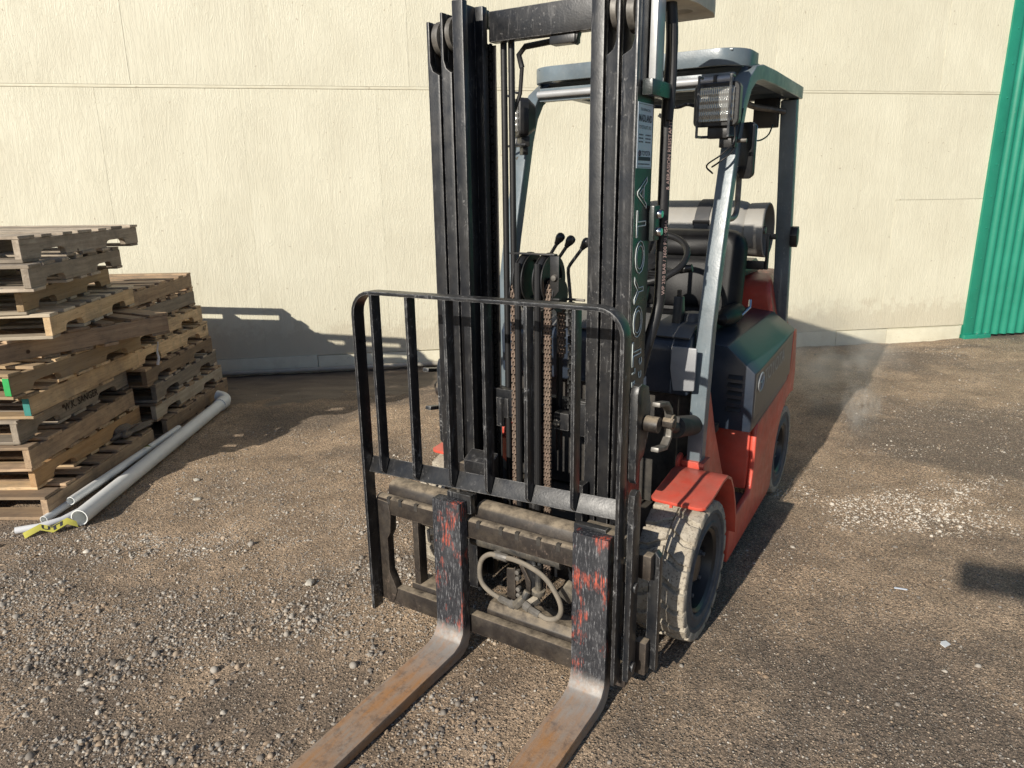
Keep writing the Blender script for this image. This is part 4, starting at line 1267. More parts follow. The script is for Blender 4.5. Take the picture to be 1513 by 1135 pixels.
def sheave_path(x, yc, zc, r, zf, zb):
    pts = [(x, yc - r, zf)]
    pts += [(x, yc - r * math.cos(R(a)), zc + r * math.sin(R(a))) for a in range(0, 181, 15)]
    pts += [(x, yc + r, zb)]
    return pts
for x, zf in ((-0.058, 0.30), (0.084, 0.20)):
    fb(chain_mesh(sheave_path(x, CY, 1.396, 0.056, zf, 1.15), 0.030, 0.0165, 0.0085, 'rusty_chain', 'lift_chain'), 'lift_chain', 'rusty_chain')
    fb(MB().lathe([(0.0, -0.021), (0.040, -0.021), (0.044, -0.021), (0.062, -0.0225), (0.062, -0.0195), (0.047, -0.0185), (0.047, 0.0185), (0.062, 0.0195), (0.062, 0.0225), (0.040, 0.021), (0.0, 0.021)], (x, CY, 1.396), 'x', 36), 'chain_sheave', 'black_plastic')
# hose pulleys above the sheaves
for x in (-0.026, 0.058):
    pl = fb(MB().lathe([(0.0, -0.006), (0.070, -0.006), (0.072, -0.018), (0.094, -0.020), (0.094, -0.016), (0.078, -0.010), (0.078, 0.010), (0.094, 0.016), (0.094, 0.020), (0.072, 0.018), (0.070, 0.006), (0.0, 0.006)], (x, CY, 1.452), 'x', 40), 'hose_pulley', 'black_plastic')
    fb(MB().tube(spline(sheave_path(x, CY, 1.452, 0.088, 0.55, 0.75), 2), 0.0125, 10), 'pulley_hose', 'dark_rubber', pl)
fb(MB().box(-0.080, 0.110, CY - 0.055, CY - 0.030, 1.546, 1.552).prism([(0.092, 1.40), (0.108, 1.395), (0.128, 1.42), (0.128, 1.545), (0.092, 1.545)], 'xz', CY - 0.055, CY - 0.048).box(0.085, 0.133, CY - 0.060, CY - 0.046, 1.386, 1.3935), 'pulley_bracket', 'black_plastic', None, 0.002)
fb(MB().lathe([(0.0, -0.012), (0.010, -0.011), (0.013, -0.002), (0.013, 0.0)], (0.112, CY - 0.056, 1.468), 'y', 12), 'bracket_bolt', 'steel')
fb(MB().tube([(-0.14, 0.46, 1.372), (0.17, 0.46, 1.372)], 0.005, 8), 'tie_rod', 'steel')
# secondary chains and pipes along the left rail
fb(chain_mesh([(-0.260, 0.492, 2.30), (-0.260, 0.492, 0.45)], 0.024, 0.0165, 0.0085, 'black_chain', 'side_chain', 3), 'side_chain', 'black_chain')
fb(chain_mesh([(0.122, 0.445, 1.36), (0.124, 0.445, 0.92)], 0.024, 0.0165, 0.0085, 'black_chain', 'side_chain', 3), 'side_chain', 'black_chain')
fb(MB().cyl((-0.218, 0.53, 0.30), (-0.218, 0.53, 2.32), 0.0125, 12), 'side_pipe', 'dark_rubber')
fb(MB().cyl((-0.184, 0.53, 0.30), (-0.184, 0.53, 2.31), 0.0125, 12), 'side_pipe', 'dark_rubber')
fb(MB().box(-0.300, -0.236, 0.502, 0.506, 0.3, 2.30), 'chain_guard', 'engine_black')
fb(MB().cyl((-0.325, 0.52, 0.25), (-0.325, 0.52, 2.10), 0.034, 18), 'side_lift_cylinder', 'black_plastic')
fb(MB().cyl((0.325, 0.52, 0.25), (0.325, 0.52, 2.10), 0.034, 18), 'side_lift_cylinder', 'black_plastic')
for x, r_ in ((-0.040, 0.008), (0.046, 0.009), (0.020, 0.007)):
    fb(MB().cyl((x, CY - 0.052, 0.28), (x, CY - 0.052, 1.22), r_, 10), 'feed_pipe', 'black_bar')
fb(MB().box(-0.150, -0.115, 0.33, 0.345, 0.86, 0.98).box(-0.118, -0.095, 0.33, 0.34, 0.90, 0.98), 'anchor_bracket', 'mast_paint', None, 0.003)
fb(MB().box(0.135, 0.249, 0.43, 0.445, 0.84, 0.975).box(0.075, 0.140, 0.395, 0.44, 0.865, 0.935), 'anchor_bracket', 'mast_paint', None, 0.005)
fb(MB().cyl((0.09, 0.385, 0.895), (0.09, 0.40, 0.895), 0.016, 6), 'anchor_bolt', 'steel', None, 0.002)
# ---- tilt brackets and cylinders
for s in (-1, 1):
    pr = [(0.335, 0.745), (0.350, 0.725), (0.375, 0.735), (0.378, 0.80), (0.415, 0.82), (0.46, 0.90), (0.47, 1.0), (0.44, 1.08), (0.375, 1.105), (0.345, 1.10), (0.332, 1.07)]
    a, b = sorted((s * 0.416, s * 0.446))
    tb_ = fb(MB().prism(pr, 'yz', a, b), 'tilt_bracket', 'black_bar', None, 0.006)
    ck = [(0.340, 1.045), (0.435, 1.025), (0.475, 0.99), (0.490, 0.945), (0.480, 0.88), (0.44, 0.855), (0.345, 0.875)]
    a, b = sorted((s * 0.496, s * 0.526))
    fb(MB().strip(ck, 0.017, 'yz', a, b), 'tilt_clevis', 'steel' if s > 0 else 'black_bar', tb_, 0.004)
    fb(MB().cyl((s * 0.446, 0.415, 0.945), (s * 0.500, 0.415, 0.945), 0.030, 20).cyl((s * 0.50, 0.455, 0.945), (s * 0.545, 0.455, 0.945), 0.020, 6).cyl((s * 0.53, 0.468, 0.945), (s * 0.538, 0.468, 0.945), 0.030, 16), 'pivot_pin', 'carriage_steel', tb_, 0.003)
    fb(MB().cyl((s * 0.505, 0.49, 0.92), (s * 0.49, 0.66, 0.86), 0.022, 16).cyl((s * 0.49, 0.62, 0.875), (s * 0.47, 1.05, 0.76), 0.043, 24), 'tilt_cylinder', 'engine_black', None, 0.003)
# ---- overhead guard: bent side frames, roof visor, slats
gp = [(0.905, 0.605), (0.925, 0.90), (0.955, 1.22), (1.03, 1.55), (1.105, 1.82), (1.155, 2.00), (1.20, 2.11), (1.26, 2.185), (1.35, 2.235), (1.46, 2.252), (1.70, 2.256), (2.36, 2.250)]
for s in (-1, 1):
    a, b = sorted((s * 0.462, s * 0.527))
    sf = fb(MB().strip(gp, 0.062, 'yz', a, b), 'guard_frame', 'slate_paint', None, 0.007, 3)
    fb(MB().strip([(2.300, 2.216), (2.40, 1.75), (2.49, 1.30), (2.555, 0.90)], 0.062, 'yz', a - (0.030 if s > 0 else -0.012), b - (0.012 if s > 0 else -0.030)), 'rear_pillar', 'slate_paint', None, 0.006)
gr = 'slate_paint'
vis = [(-0.500, 1.43)] + arc(-0.380, 1.325, 0.12, 180, 270, 8) + arc(0.380, 1.325, 0.12, 270, 360, 8) + [(0.500, 1.43)]
OG = fb(MB().strip([(x, y) for x, y in vis], 0.016, 'xy', 2.258, 2.325), 'roof_visor', gr, None, 0.004)
fb(MB().box(-0.461, 0.461, 1.235, 1.275, 2.175, 2.235), 'roof_beam', gr, None, 0.005)
fb(MB().cyl((-0.46, 1.222, 2.205), (0.46, 1.222, 2.205), 0.016, 14), 'front_bar', 'silver_strip')
fb(MB().box(0.20, 0.214, 1.20, 1.24, 2.186, 2.224).box(0.385, 0.399, 1.20, 1.24, 2.186, 2.224), 'bar_clip', 'black_plastic', None, 0.003)
fb(MB().box(-0.461, 0.461, 2.30, 2.36, 2.222, 2.282), 'roof_beam', gr, None, 0.005)
for k in range(6):
    y = 1.36 + k * 0.165
    fb(MB().obox((0, y, 2.262), (0.922, 0.05, 0.03), (R(20), 0, 0)), 'roof_slat', gr, None, 0.004)
fb(MB().prism([(1.214, 2.321), (1.30, 2.324), (2.34, 2.300), (2.34, 2.292), (1.30, 2.316), (1.214, 2.313)], 'yz', -0.455, 0.455), 'roof_panel', gr, None, 0.002)
# ---- headlights
def headlight(s):
    cx, cy, cz = s * 0.462, 1.005, 2.088
    h = empty('headlight'); h.parent = FL; h.location = (cx, cy, cz); h.rotation_euler = (0, 0, 0 if s > 0 else R(-45))
    def rr_(w, hh, r, n=5):
        p = []
        for (sx_, sz_, a0) in ((1, 1, 0), (-1, 1, 90), (-1, -1, 180), (1, -1, 270)):
            for k in range(n):
                a = R(a0 + 90 * k / (n - 1))
                p.append((sx_ * (w - r) + r * math.cos(a), sz_ * (hh - r) + r * math.sin(a)))
        return p
    rg = []
    for (y, w, hh) in ((0.0, 0.086, 0.078), (0.006, 0.090, 0.082), (0.045, 0.088, 0.080), (0.085, 0.055, 0.055)):
        rg.append([(x, y, z) for x, z in rr_(w, hh, 0.022)])
    MB().loft(rg).build('lamp_housing', 'black_plastic', h)
    MB().loft([[(x, y, z) for x, z in rr_(w, hh, 0.014)] for (y, w, hh) in ((-0.0012, 0.074, 0.066), (-0.010, 0.070, 0.062), (-0.013, 0.055, 0.048))]).build('lamp_lens', 'lamp_glass', h)
    g_ = MB()
    for x in (-0.062, 0.062):
        g_.tube(spline([(x, 0.01, 0.100), (x, -0.028, 0.100), (x, -0.032, 0.085), (x, -0.032, -0.105), (x, -0.026, -0.118), (x, 0.03, -0.118)], 3), 0.0055, 8)
    g_.tube([(-0.062, 0.03, -0.118), (0.062, 0.03, -0.118)], 0.0055, 8)
    g_.build('lamp_guard', 'black_bar', h)
    MB().box(-0.035, 0.045, 0.02, 0.06, -0.125, -0.081).box(s * 0.03 - 0.02, s * 0.03 + 0.045, 0.035, 0.06, -0.16, -0.12).build('lamp_bracket', 'black_plastic', h, 0.003)
headlight(1)
headlight(-1)
fb(MB().tube(spline([(0.37, 1.06, 2.09), (0.33, 1.05, 2.10), (0.28, 1.08, 2.095), (0.21, 1.0, 2.095)], 4), 0.007, 8), 'lamp_wire', 'dark_rubber')
fb(MB().tube(spline([(0.28, 1.06, 2.095), (0.26, 1.03, 2.08), (0.245, 1.02, 2.066)], 4), 0.004, 6).obox((0.235, 1.015, 2.058), (0.022, 0.012, 0.014), (0, 0.6, 0)), 'lamp_wire', 'steel')
fb(MB().tube(spline([(0.535, 1.02, 2.02), (0.534, 1.03, 1.95), (0.50, 0.99, 1.90), (0.44, 1.0, 1.86), (0.448, 1.06, 1.83)], 5), 0.0035, 6), 'lamp_wire', 'dark_rubber')
fb(MB().tube(spline([(0.530, 1.15, 2.08), (0.533, 1.05, 1.93), (0.49, 1.01, 1.875), (0.447, 1.05, 1.855)], 5), 0.0035, 6), 'lamp_wire', 'dark_rubber')
# ---- mirrors, grab handle, rear light, sign plate
def mirror(name, c, w, h, rz):
    m = empty(name); m.parent = FL; m.location = c; m.rotation_euler = (0, 0, rz)
    pts = []
    for (sx_, sz_, a0) in ((1, 1, 0), (-1, 1, 90), (-1, -1, 180), (1, -1, 270)):
        for k in range(5):
            a = R(a0 + 90 * k / 4)
            pts.append((sx_ * (w / 2 - 0.02) + 0.02 * math.cos(a), sz_ * (h / 2 - 0.02) + 0.02 * math.sin(a)))
    MB().loft([[(x * f, y, z * f) for x, z in pts] for y, f in ((0.0, 0.93), (0.004, 1.0), (0.018, 1.0), (0.03, 0.86))]).build('mirror_shell', 'black_plastic', m)
    MB().prism([(x * 0.92, z * 0.95) for x, z in pts], 'xz', 0.0305, 0.0325).build('mirror_glass', 'mirror_glass', m)
    return m
mirror('side_mirror', (-0.522, 1.135, 1.895), 0.085, 0.235, R(12))
mirror('side_mirror', (0.535, 1.21, 1.92), 0.065, 0.225, R(-20))
fb(MB().tube([(-0.50, 1.11, 2.01), (-0.52, 1.145, 1.97), (-0.522, 1.15, 1.93)], 0.007, 8).cyl((-0.515, 1.118, 1.915), (-0.502, 1.10, 1.915), 0.010, 8), 'mirror_stalk', 'steel')
fb(MB().cyl((0.5275, 1.10, 1.955), (0.566, 1.10, 1.955), 0.008, 8), 'mirror_stalk', 'steel')
fb(MB().tube(spline([(0.500, 1.15, 1.84), (0.500, 1.22, 1.845), (0.502, 1.265, 1.82), (0.502, 1.27, 1.74), (0.502, 1.262, 1.67), (0.500, 1.21, 1.645), (0.500, 1.11, 1.65)], 5), 0.0125, 12), 'grab_handle', 'steel')
fb(MB().lathe([(0.0, -0.015), (0.018, -0.012), (0.02, 0.0), (0.02, 0.01)], (0.500, 1.14, 1.84), 'y', 14).lathe([(0.0, -0.015), (0.018, -0.012), (0.02, 0.0), (0.02, 0.01)], (0.500, 1.105, 1.65), 'y', 14), 'handle_bolt', 'steel')
fb(MB().box(0.30, 0.43, 2.24, 2.29, 2.075, 2.225), 'rear_work_lamp', 'black_plastic', None, 0.008)
fb(MB().tube(spline([(0.27, 1.9, 2.22), (0.32, 2.1, 2.18), (0.40, 2.22, 2.165), (0.455, 2.28, 2.155)], 4), 0.016, 10), 'wiring_conduit', 'steel')
fb(MB().tube(spline([(0.44, 1.5, 2.19), (0.42, 1.6, 2.05), (0.43, 1.8, 1.99), (0.44, 2.0, 2.02), (0.44, 2.1, 2.08)], 5), 0.004, 6), 'loose_wire', 'dark_rubber')
fb(MB().prism([(2.385, 1.50), (2.405, 1.545), (2.44, 1.55), (2.46, 1.52), (2.46, 1.46), (2.43, 1.43), (2.40, 1.445)], 'yz', 0.5165, 0.556), 'tail_lamp', 'black_plastic', None, 0.006)
fb(MB().box(0.525, 0.552, 2.461, 2.473, 1.46, 1.52), 'tail_lens', 'orange_lens', None, 0.004)
# ---- cowl, steering, levers, brake
cw = MB()
cw.prism([(0.865, 0.93), (0.855, 1.13), (0.875, 1.165), (0.93, 1.195), (1.12, 1.215), (1.12, 0.93)], 'yz', -0.46, 0.455)
fb(cw, 'front_cowl', 'navy_plastic', None, 0.015, 3)
FC = bpy.data.objects['front_cowl']
fb(MB().prism([(0.870, 1.172), (0.93, 1.2005), (1.10, 1.219), (1.10, 1.228), (0.925, 1.212), (0.862, 1.180)], 'yz', -0.44, 0.452), 'cowl_top', 'grey_cowl', FC, 0.003)
fb(MB().prism([(0.400, 0.955), (0.490, 0.965), (0.493, 1.145), (0.388, 1.145), (0.384, 1.05)], 'xz', 0.838, 0.853), 'cowl_cover', 'silver_cover', FC, 0.006)
fb(MB().box(-0.495, 0.44, 0.965, 1.095, 0.375, 0.925), 'firewall', 'engine_black')
def rect_ring(c, w, h, r, rot):
    pass
st = empty('steering_wheel'); st.parent = FL; st.location = (0.10, 1.27, 1.455); st.rotation_euler = (R(32), 0, 0)
MB().lathe([(0.185 + 0.015 * math.cos(2 * math.pi * k / 10), 0.015 * math.sin(2 * math.pi * k / 10)) for k in range(11)], (0, 0, 0), 'z', 48).build('wheel_rim', 'dark_rubber', st)
sp = MB()
for a in (90, 210, 330):
    sp.tube([(0, 0, -0.035), (0.09 * math.cos(R(a)), 0.09 * math.sin(R(a)), -0.02), (0.18 * math.cos(R(a)), 0.18 * math.sin(R(a)), 0)], 0.012, 8)
sp.lathe([(0.0, 0.0), (0.045, -0.005), (0.055, -0.03), (0.045, -0.06), (0.0, -0.06)], (0, 0, 0), 'z', 24)
sp.build('wheel_spokes', 'dark_rubber', st)
fb(MB().tube([(0.10, 1.24, 1.40), (0.10, 1.10, 1.18)], 0.04, 16, r_end=0.055), 'steering_column', 'black_plastic')
dl = fb(MB().tube([(0.13, 1.23, 1.385), (0.22, 1.24, 1.40), (0.31, 1.25, 1.418)], 0.009, 10), 'direction_lever', 'steel')
fb(MB().tube([(0.27, 1.246, 1.411), (0.325, 1.252, 1.421)], 0.018, 12), 'lever_grip', 'black_plastic', dl)
bo = MB()
for k in range(6):
    bo.lathe([(0.032, 0.0), (0.040, 0.006), (0.032, 0.012)], (0.17, 1.22, 1.335 + k * 0.012), 'z', 16)
fb(bo, 'column_boot', 'dark_rubber')
levs = [((-0.29, 1.10, 1.10), (-0.345, 1.10, 1.44), (-0.275, 1.10, 1.545)), ((-0.26, 1.10, 1.10), (-0.298, 1.10, 1.43), (-0.220, 1.10, 1.535)), ((-0.205, 1.115, 1.10), (-0.236, 1.11, 1.41), (-0.148, 1.12, 1.525))]
kn_ = [(-0.275, 1.10, 1.548), (-0.220, 1.10, 1.537), (-0.148, 1.12, 1.527)]
for i, ((b0, b1, b2), k_) in enumerate(zip(levs, kn_)):
    V0, V1, V2 = Vector(b0), Vector(b1), Vector(b2)
    lv = fb(MB().tube([V0, V0.lerp(V1, 0.5), V0.lerp(V1, 0.92), V1.lerp(V2, 0.03) + (V0 - V1) * 0.015, V1.lerp(V2, 0.16), V1.lerp(V2, 0.6), V2], 0.0085, 10), 'control_lever', 'black_bar')
    d = (Vector(b2) - Vector(b1)).normalized()
    kb = MB()
    rings_ = []
    u_ = d.cross(Vector((0, 1, 0))).normalized(); w_ = d.cross(u_)
    for t_, r_ in ((-0.034, 0.011), (-0.022, 0.014), (-0.004, 0.021), (0.010, 0.022), (0.020, 0.018), (0.026, 0.009)):
        rings_.append([Vector(k_) + d * t_ + (u_ * math.cos(R(30 * q)) + w_ * math.sin(R(30 * q))) * r_ for q in range(12)])
    fb(kb.loft(rings_), 'lever_knob', 'black_plastic', lv, angle=70)
bo = MB()
for k in range(7):
    bo.lathe([(0.026 - 0.001 * k, 0.0), (0.038 - 0.002 * k, 0.006), (0.026 - 0.001 * k, 0.012)], (-0.205, 1.115, 1.075 + k * 0.013), 'z', 18)
fb(bo, 'lever_boot', 'dark_rubber')
fb(MB().box(-0.30, -0.10, 0.98, 1.22, 1.0, 1.075), 'lever_console', 'grey_cowl', None, 0.02)
pb = fb(MB().prism([(0.965, 1.20), (1.03, 1.20), (1.035, 1.24), (1.015, 1.33), (0.985, 1.33), (0.975, 1.24)], 'yz', 0.335, 0.375), 'parking_brake', 'black_plastic', None, 0.008)
fb(MB().cyl((0.355, 1.0, 1.33), (0.355, 1.0, 1.355), 0.010, 10), 'release_button', 'black_plastic', pb)
fb(MB().lathe([(0.0, 0.045), (0.035, 0.042), (0.05, 0.025), (0.055, 0.0)], (0.40, 1.06, 1.212), 'z', 20), 'brake_mount', 'grey_cowl')
# ---- seat
def rbox_ring(cx, w, zlo, zhi, y, r):
    p = []
    cz, hh = (zlo + zhi) / 2, (zhi - zlo) / 2
    for (sx_, sz_, a0) in ((1, 1, 0), (-1, 1, 90), (-1, -1, 180), (1, -1, 270)):
        for k in range(6):
            a = R(a0 + 90 * k / 5)
            p.append((cx + sx_ * (w - r) + r * math.cos(a), y, cz + sz_ * (hh - r) + r * math.sin(a)))
    return p
seat = empty('seat'); seat.parent = FL
def tilt_ring(rg, k):
    return [(x, y + (z - 1.1) * k, 1.03 + (z - 1.03) * 1.07) for x, y, z in rg]
SX = 0.07
MB().loft([tilt_ring(rbox_ring(SX, w, zl, zh, y, r_), 0.16) for y, w, zl, zh, r_ in ((1.86, 0.20, 1.13, 1.46, 0.05), (1.84, 0.25, 1.08, 1.49, 0.07), (1.87, 0.30, 1.05, 1.51, 0.09), (1.95, 0.315, 1.03, 1.515, 0.10), (2.01, 0.29, 1.05, 1.49, 0.09))]).build('seat_back', 'seat_vinyl', seat, angle=60)
MB().loft([tilt_ring(rbox_ring(SX, w, zl, zh, y, 0.03), 0.16) for y, w, zl, zh in ((1.836, 0.20, 1.14, 1.375), (1.822, 0.185, 1.155, 1.36))]).build('back_pad', 'seat_vinyl', seat, angle=60)
MB().loft([tilt_ring(rbox_ring(SX, w, zl, zh, y, 0.03), 0.16) for y, w, zl, zh in ((1.838, 0.21, 1.395, 1.482), (1.822, 0.195, 1.405, 1.472))]).build('head_pad', 'seat_vinyl', seat, angle=60)
MB().loft([rbox_ring(SX, w, zl, zh, y, 0.045) for y, w, zl, zh in ((1.40, 0.22, 1.04, 1.13), (1.42, 0.25, 1.02, 1.15), (1.60, 0.27, 1.0, 1.14), (1.88, 0.27, 1.0, 1.12))]).build('seat_cushion', 'seat_vinyl', seat, angle=60)
for s in (-1, 1):
    MB().lathe([(0.0, -0.20), (0.028, -0.185), (0.046, -0.12), (0.052, 0.0), (0.046, 0.10), (0.028, 0.165), (0.0, 0.18)], (SX + s * 0.315, 1.76, 1.135), 'y', 18).build('hip_bolster', 'seat_vinyl', seat)
fb(MB().tube([(0.43, 1.78, 1.13), (0.455, 1.84, 1.165), (0.45, 1.86, 1.20)], 0.008, 8), 'belt_buckle', 'chrome')
# ---- hood and body
def sect(y, top, inset, zs=0.945, zb=0.62, xo=0.600):
    half = [(xo - 0.004, zb), (xo, zb + 0.05), (xo, zs - 0.03), (inset + 0.02, top - 0.012), (inset - 0.10, top)]
    return [(x, y, z) for x, z in half] + [(-x, y, z) for x, z in reversed(half)]
hood = fb(MB().loft([sect(1.435, 1.045, 0.44), sect(1.60, 1.06, 0.445), sect(2.12, 1.075, 0.45, 0.985), sect(2.34, 1.085, 0.45, 1.01)]), 'engine_hood', 'navy_plastic', None, 0.006, angle=22)
fb(MB().add([(0.6012, 1.460, 0.685), (0.6012, 2.29, 0.725), (0.6012, 2.29, 0.968), (0.6012, 2.12, 0.950), (0.6012, 1.46, 0.908)] + [(0.6028, 1.460, 0.685), (0.6028, 2.29, 0.725), (0.6028, 2.29, 0.968), (0.6028, 2.12, 0.950), (0.6028, 1.46, 0.908)], [(0, 1, 2, 3, 4), (9, 8, 7, 6, 5)] + [(i, 5 + i, 5 + (i + 1) % 5, (i + 1) % 5) for i in range(5)]), 'hood_side_decal', 'decal_ground_reflect' if 'decal_ground_reflect' in M else 'grey_cowl', hood)  # its brownish grey stands for the ground mirrored in the hood side
place_text('brand_lettering', text_mesh('brand_lettering', 'TOYOTA', 0.105, 'badge_grey', sx=1.05, bold=0.001), hood, (0.6040, 1.86, 0.865), (0, 1, 0.055), (0, -0.055, 1))
emblem('emblem', hood, (0.6040, 1.555, 0.850), 0.058, 0.066, 'badge_grey', 0.0042, (0, 1, 0.03), (0, 0, 1))
vt = MB()
for k in range(5):
    z = 0.715 + k * 0.040
    vt.prism([(1.436, z), (1.416, z + 0.006), (1.436, z + 0.026)], 'yz', 0.475, 0.545)
fb(vt, 'hood_louvre', 'black_plastic', hood, 0.002)
# rear body side and sill (right and left), one bent red panel each
side = [(1.14, 0.255), (1.50, 0.275), (1.535, 0.30), (1.555, 0.40), (1.56, 0.60), (1.575, 0.628), (1.70, 0.640), (2.24, 0.700), (2.30, 0.76), (2.315, 0.90), (2.325, 0.97), (2.40, 0.97), (2.47, 0.70), (2.46, 0.575), (2.38, 0.585), (2.28, 0.575), (2.16, 0.51), (2.07, 0.39), (2.03, 0.26), (2.01, 0.125), (1.93, 0.105), (1.14, 0.062)]
for s in (-1, 1):
    a, b = sorted((s * 0.575, s * 0.603))
    fb(MB().prism(side, 'yz', a, b), 'side_panel', 'red_paint', None, 0.010, 3)
    a, b = sorted((s * 0.30, s * 0.574))
    fb(MB().prism([(1.53, 0.28), (1.55, 0.61), (2.0, 0.66), (2.0, 0.28)], 'yz', a, b), 'step_riser', 'red_paint', None, 0.012)
    fb(MB().box(a, b, 1.12, 1.525, 0.235, 0.262), 'step_plate', 'engine_black', None, 0.004)
    # red gusset between pillar and sill
    a, b = sorted((s * 0.500, s * 0.522))
    fb(MB().prism([(0.935, 0.63), (0.945, 1.00), (0.985, 0.92), (1.09, 0.72), (1.25, 0.48), (1.385, 0.30), (1.385, 0.10), (1.14, 0.10), (1.06, 0.30), (1.01, 0.46), (0.96, 0.55)], 'yz', a, b), 'pillar_gusset', 'red_paint', None, 0.004)
    # front fender
    fp = [(0.530, 0.594), (0.62, 0.600), (0.70, 0.610), (0.78, 0.622), (0.84, 0.620), (0.90, 0.590), (0.955, 0.525), (1.00, 0.44), (1.03, 0.36), (1.045, 0.28)]
    a, b = sorted((s * 0.430, s * 0.655))
    fp = [(0.528, 0.593), (0.534, 0.5935), (0.546, 0.595)] + fp[1:]
    ring = []
    for i_, (fy, fz) in enumerate(fp):
        q0, q1 = fp[max(0, i_ - 1)], fp[min(len(fp) - 1, i_ + 1)]
        tv = Vector((q1[0] - q0[0], q1[1] - q0[1])).normalized()
        nv = Vector((-tv.y, tv.x)) * 0.007
        ins = (0.030, 0.013, 0.003)[i_] if i_ < 3 else 0.0
        ring.append([(a + ins, fy + nv.x, fz + nv.y), (b - ins, fy + nv.x, fz + nv.y), (b - ins, fy - nv.x, fz - nv.y), (a + ins, fy - nv.x, fz - nv.y)])
    fd = fb(MB().loft(ring), 'fender', 'red_paint', None, 0.004)
    a, b = sorted((s * 0.445, s * 0.545))
    fb(MB().box(a, b, 0.862, 0.955, 0.585, 0.648), 'pillar_base', 'red_paint', fd, 0.006)
    fb(MB().prism([(0.83, 0.615), (0.90, 0.60), (0.90, 0.655), (0.88, 0.675), (0.85, 0.67), (0.83, 0.65)], 'yz', s * 0.437 - 0.007, s * 0.437 + 0.007), 'fender_bracket', 'red_paint', fd, 0.004)
    fb(MB().box(s * 0.50 - 0.010, s * 0.50 + 0.010, 0.58, 0.59, 0.545, 0.594), 'fender_tab', 'red_paint', fd, 0.003)
fb(MB().box(-0.44, 0.44, 0.64, 1.13, 0.20, 0.36), 'front_axle_housing', 'engine_black', None, 0.02)
fb(MB().box(-0.36, 0.36, 1.13, 2.1, 0.16, 0.62), 'chassis_frame', 'engine_black', None, 0.02)
fb(MB().box(-0.42, 0.42, 0.98, 1.15, 0.37, 0.59), 'chassis_frame', 'engine_black', None, 0.02)
fb(MB().box(-0.455, 0.455, 1.10, 1.40, 0.62, 0.66), 'floor_plate', 'engine_black', None, 0.004)
# counterweight
cwp = [(2.32, 0.66), (2.32, 1.18), (2.36, 1.235), (2.48, 1.265), (2.80, 1.265), (2.98, 1.22), (3.06, 1.08), (3.09, 0.80), (3.05, 0.42), (2.86, 0.20), (2.70, 0.20), (2.70, 0.60), (2.62, 0.66)]
cwm = MB().prism(cwp, 'yz', -0.572, 0.572)
cwm.v = [(x * (1 - 0.62 * max(0.0, z - 0.86)) * (1 - 0.30 * max(0.0, y - 2.40)), y, z) for x, y, z in cwm.v]
fb(cwm, 'counterweight', 'red_paint', None, 0.045, 4)
# ---- wheels
def wheel(name, c, s, Rr, w, rim_r, nl):
    wh = empty(name); wh.parent = FL; wh.location = c
    wh.rotation_euler = (0, 0, 0 if s > 0 else math.pi)
    # tyre carcass: profile from inner bead over the tread to the outer bead (+x outside)
    h = w / 2
    Rb = Rr - 0.019
    carcass = [(rim_r, -h * 0.86), (rim_r + 0.03, -h * 0.98), (Rb - 0.03, -h), (Rb, -h * 0.93), (Rb, h * 0.93), (Rb - 0.012, h * 0.985), (Rb - 0.022, h), (rim_r + 0.058, h), (rim_r + 0.052, h * 0.94), (rim_r + 0.026, h * 0.95), (rim_r + 0.020, h * 1.0), (rim_r + 0.006, h * 0.98), (rim_r, h * 0.86)]
    ty = MB().lathe(carcass, (0, 0, 0), 'x', 64).build('tyre', 'tyre_side', wh)
    MB().lathe([(Rb - 0.02, -h * 1.002), (Rb + 0.002, -h * 0.93), (Rb + 0.002, h * 0.93), (Rb - 0.010, h * 0.99), (Rb - 0.020, h * 1.002)], (0, 0, 0), 'x', 64).build('tread_base', 'tyre_tread', ty)
    lug = MB()
    def lp(x, a, r):
        return (x, r * math.sin(a), r * math.cos(a))
    for side_ in (-1, 1):
        for k in range(nl):
            a0 = 2 * math.pi * (k + (0.5 if side_ < 0 else 0)) / nl
            da = 2 * math.pi / nl
            xs_ = [0.03, 0.30, 0.62, 0.97, 1.0]
            sh = [0.42, 0.26, 0.02, 0.0, 0.0]
            wd = [0.38, 0.40, 0.42, 0.43, 0.43]
            rings = []
            for x_, s_, w_ in zip(xs_, sh, wd):
                c_ = a0 + s_ * da
                e = w_ * da
                rt = Rr if x_ < 0.9 else Rr - 0.006 * (1 if x_ < 0.99 else 2.2)
                rb = Rb - 0.006 if x_ < 0.99 else Rb - 0.022
                X_ = side_ * x_ * h * 1.005
                rings.append([lp(X_, c_ - e, rb), lp(X_, c_ - e * 0.86, rt), lp(X_, c_ + e * 0.86, rt), lp(X_, c_ + e, rb)])
            lug.loft(rings)
    lug.build('tread_blocks', 'tyre_tread', ty, 0.004, 1)
    rim = MB().lathe([(rim_r + 0.002, h * 0.84), (rim_r - 0.008, h * 0.90), (rim_r - 0.020, h * 0.80), (rim_r - 0.030, h * 0.30), (rim_r * 0.62, h * 0.10), (rim_r * 0.58, h * 0.30), (rim_r * 0.42, h * 0.34), (rim_r * 0.30, h * 0.62), (0.0, h * 0.66)], (0, 0, 0), 'x', 48).build('rim', 'black_plastic', wh)
    nut = MB()
    for k in range(8):
        a = 2 * math.pi * k / 8
        p = Vector((0, rim_r * 0.72 * math.sin(a), rim_r * 0.72 * math.cos(a)))
        nut.cyl(p + Vector((h * 0.15, 0, 0)), p + Vector((h * 0.42, 0, 0)), 0.017, 6)
        nut.cyl(p + Vector((h * 0.42, 0, 0)), p + Vector((h * 0.56, 0, 0)), 0.009, 8)
    nut.build('wheel_nuts', 'grey_cowl', rim, 0.002)
    return wh
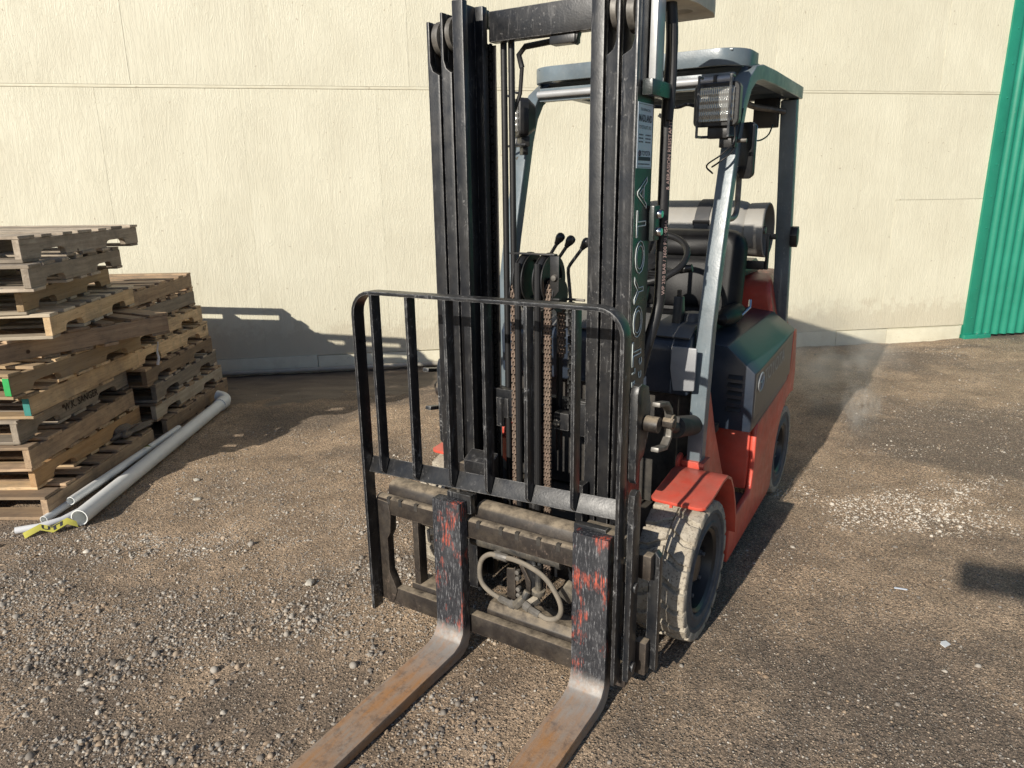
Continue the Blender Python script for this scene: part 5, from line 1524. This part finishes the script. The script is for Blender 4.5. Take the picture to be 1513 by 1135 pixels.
for s in (-1, 1):
    wheel('front_wheel', (s * 0.540, 0.64, 0.283), s, 0.290, 0.210, 0.178, 20)
    wheel('rear_wheel', (s * 0.512, 2.27, 0.262), s, 0.266, 0.170, 0.150, 20)
# ---- gas bottle carrier
fb(MB().prism([(2.20, 1.268), (2.62, 1.268), (2.62, 1.32), (2.54, 1.352), (2.41, 1.345), (2.28, 1.352), (2.20, 1.32)], 'yz', -0.30, 0.31), 'bottle_cradle', 'black_plastic', None, 0.004)
fb(MB().box(0.20, 0.438, 2.16, 2.20, 1.325, 1.37).box(0.4385, 0.455, 2.17, 2.20, 1.325, 1.52).box(0.4555, 0.49, 2.175, 2.195, 1.49, 1.52), 'cradle_arm', 'black_plastic', None, 0.004)
sb = fb(MB().strip([(2.41 + 0.172 * math.cos(R(a)), 1.525 + 0.172 * math.sin(R(a))) for a in range(-20, 236, 8)], 0.006, 'yz', 0.005, 0.090), 'bottle_strap', 'webbing', None, 0.002)
fb(MB().obox((0.047, 2.255, 1.555), (0.10, 0.02, 0.06), (R(25), 0, 0)), 'strap_buckle', 'black_plastic', sb, 0.005)
fb(MB().box(-0.03, 0.13, 2.195, 2.235, 1.475, 1.51), 'strap_bracket', 'black_plastic', sb, 0.004)
# ------------------------------------------------------------------ the gas bottle itself rests in the cradle
gb = MB()
gb.lathe([(0.0, -0.44), (0.07, -0.435), (0.13, -0.40), (0.160, -0.34), (0.166, -0.30), (0.168, 0.22), (0.160, 0.26), (0.130, 0.30), (0.06, 0.315), (0.0, 0.316)], (0, 0, 0), 'x', 40)
bottle = gb.build('gas_bottle', 'tank_paint')
bottle.matrix_world = Matrix.Translation((-0.1091, 2.3829, 0)) @ Matrix.Rotation(R(-31.7), 4, 'Z') @ Matrix.Translation((0.00, 2.41, 1.525))
tag(bottle, 'silver gas bottle strapped across the rear behind the black seat', 'gas bottle')
MB().lathe([(0.118, 0.285), (0.152, 0.29), (0.156, 0.39), (0.150, 0.395), (0.145, 0.39), (0.142, 0.30), (0.118, 0.295)], (0, 0, 0), 'x', 40).build('collar', 'tank_paint', bottle)
MB().lathe([(0.0, 0.38), (0.02, 0.38), (0.026, 0.34), (0.026, 0.30)], (0, 0, 0), 'x', 16).obox((0.35, 0.0, 0.05), (0.03, 0.03, 0.09)).build('valve', 'steel', bottle, 0.002)
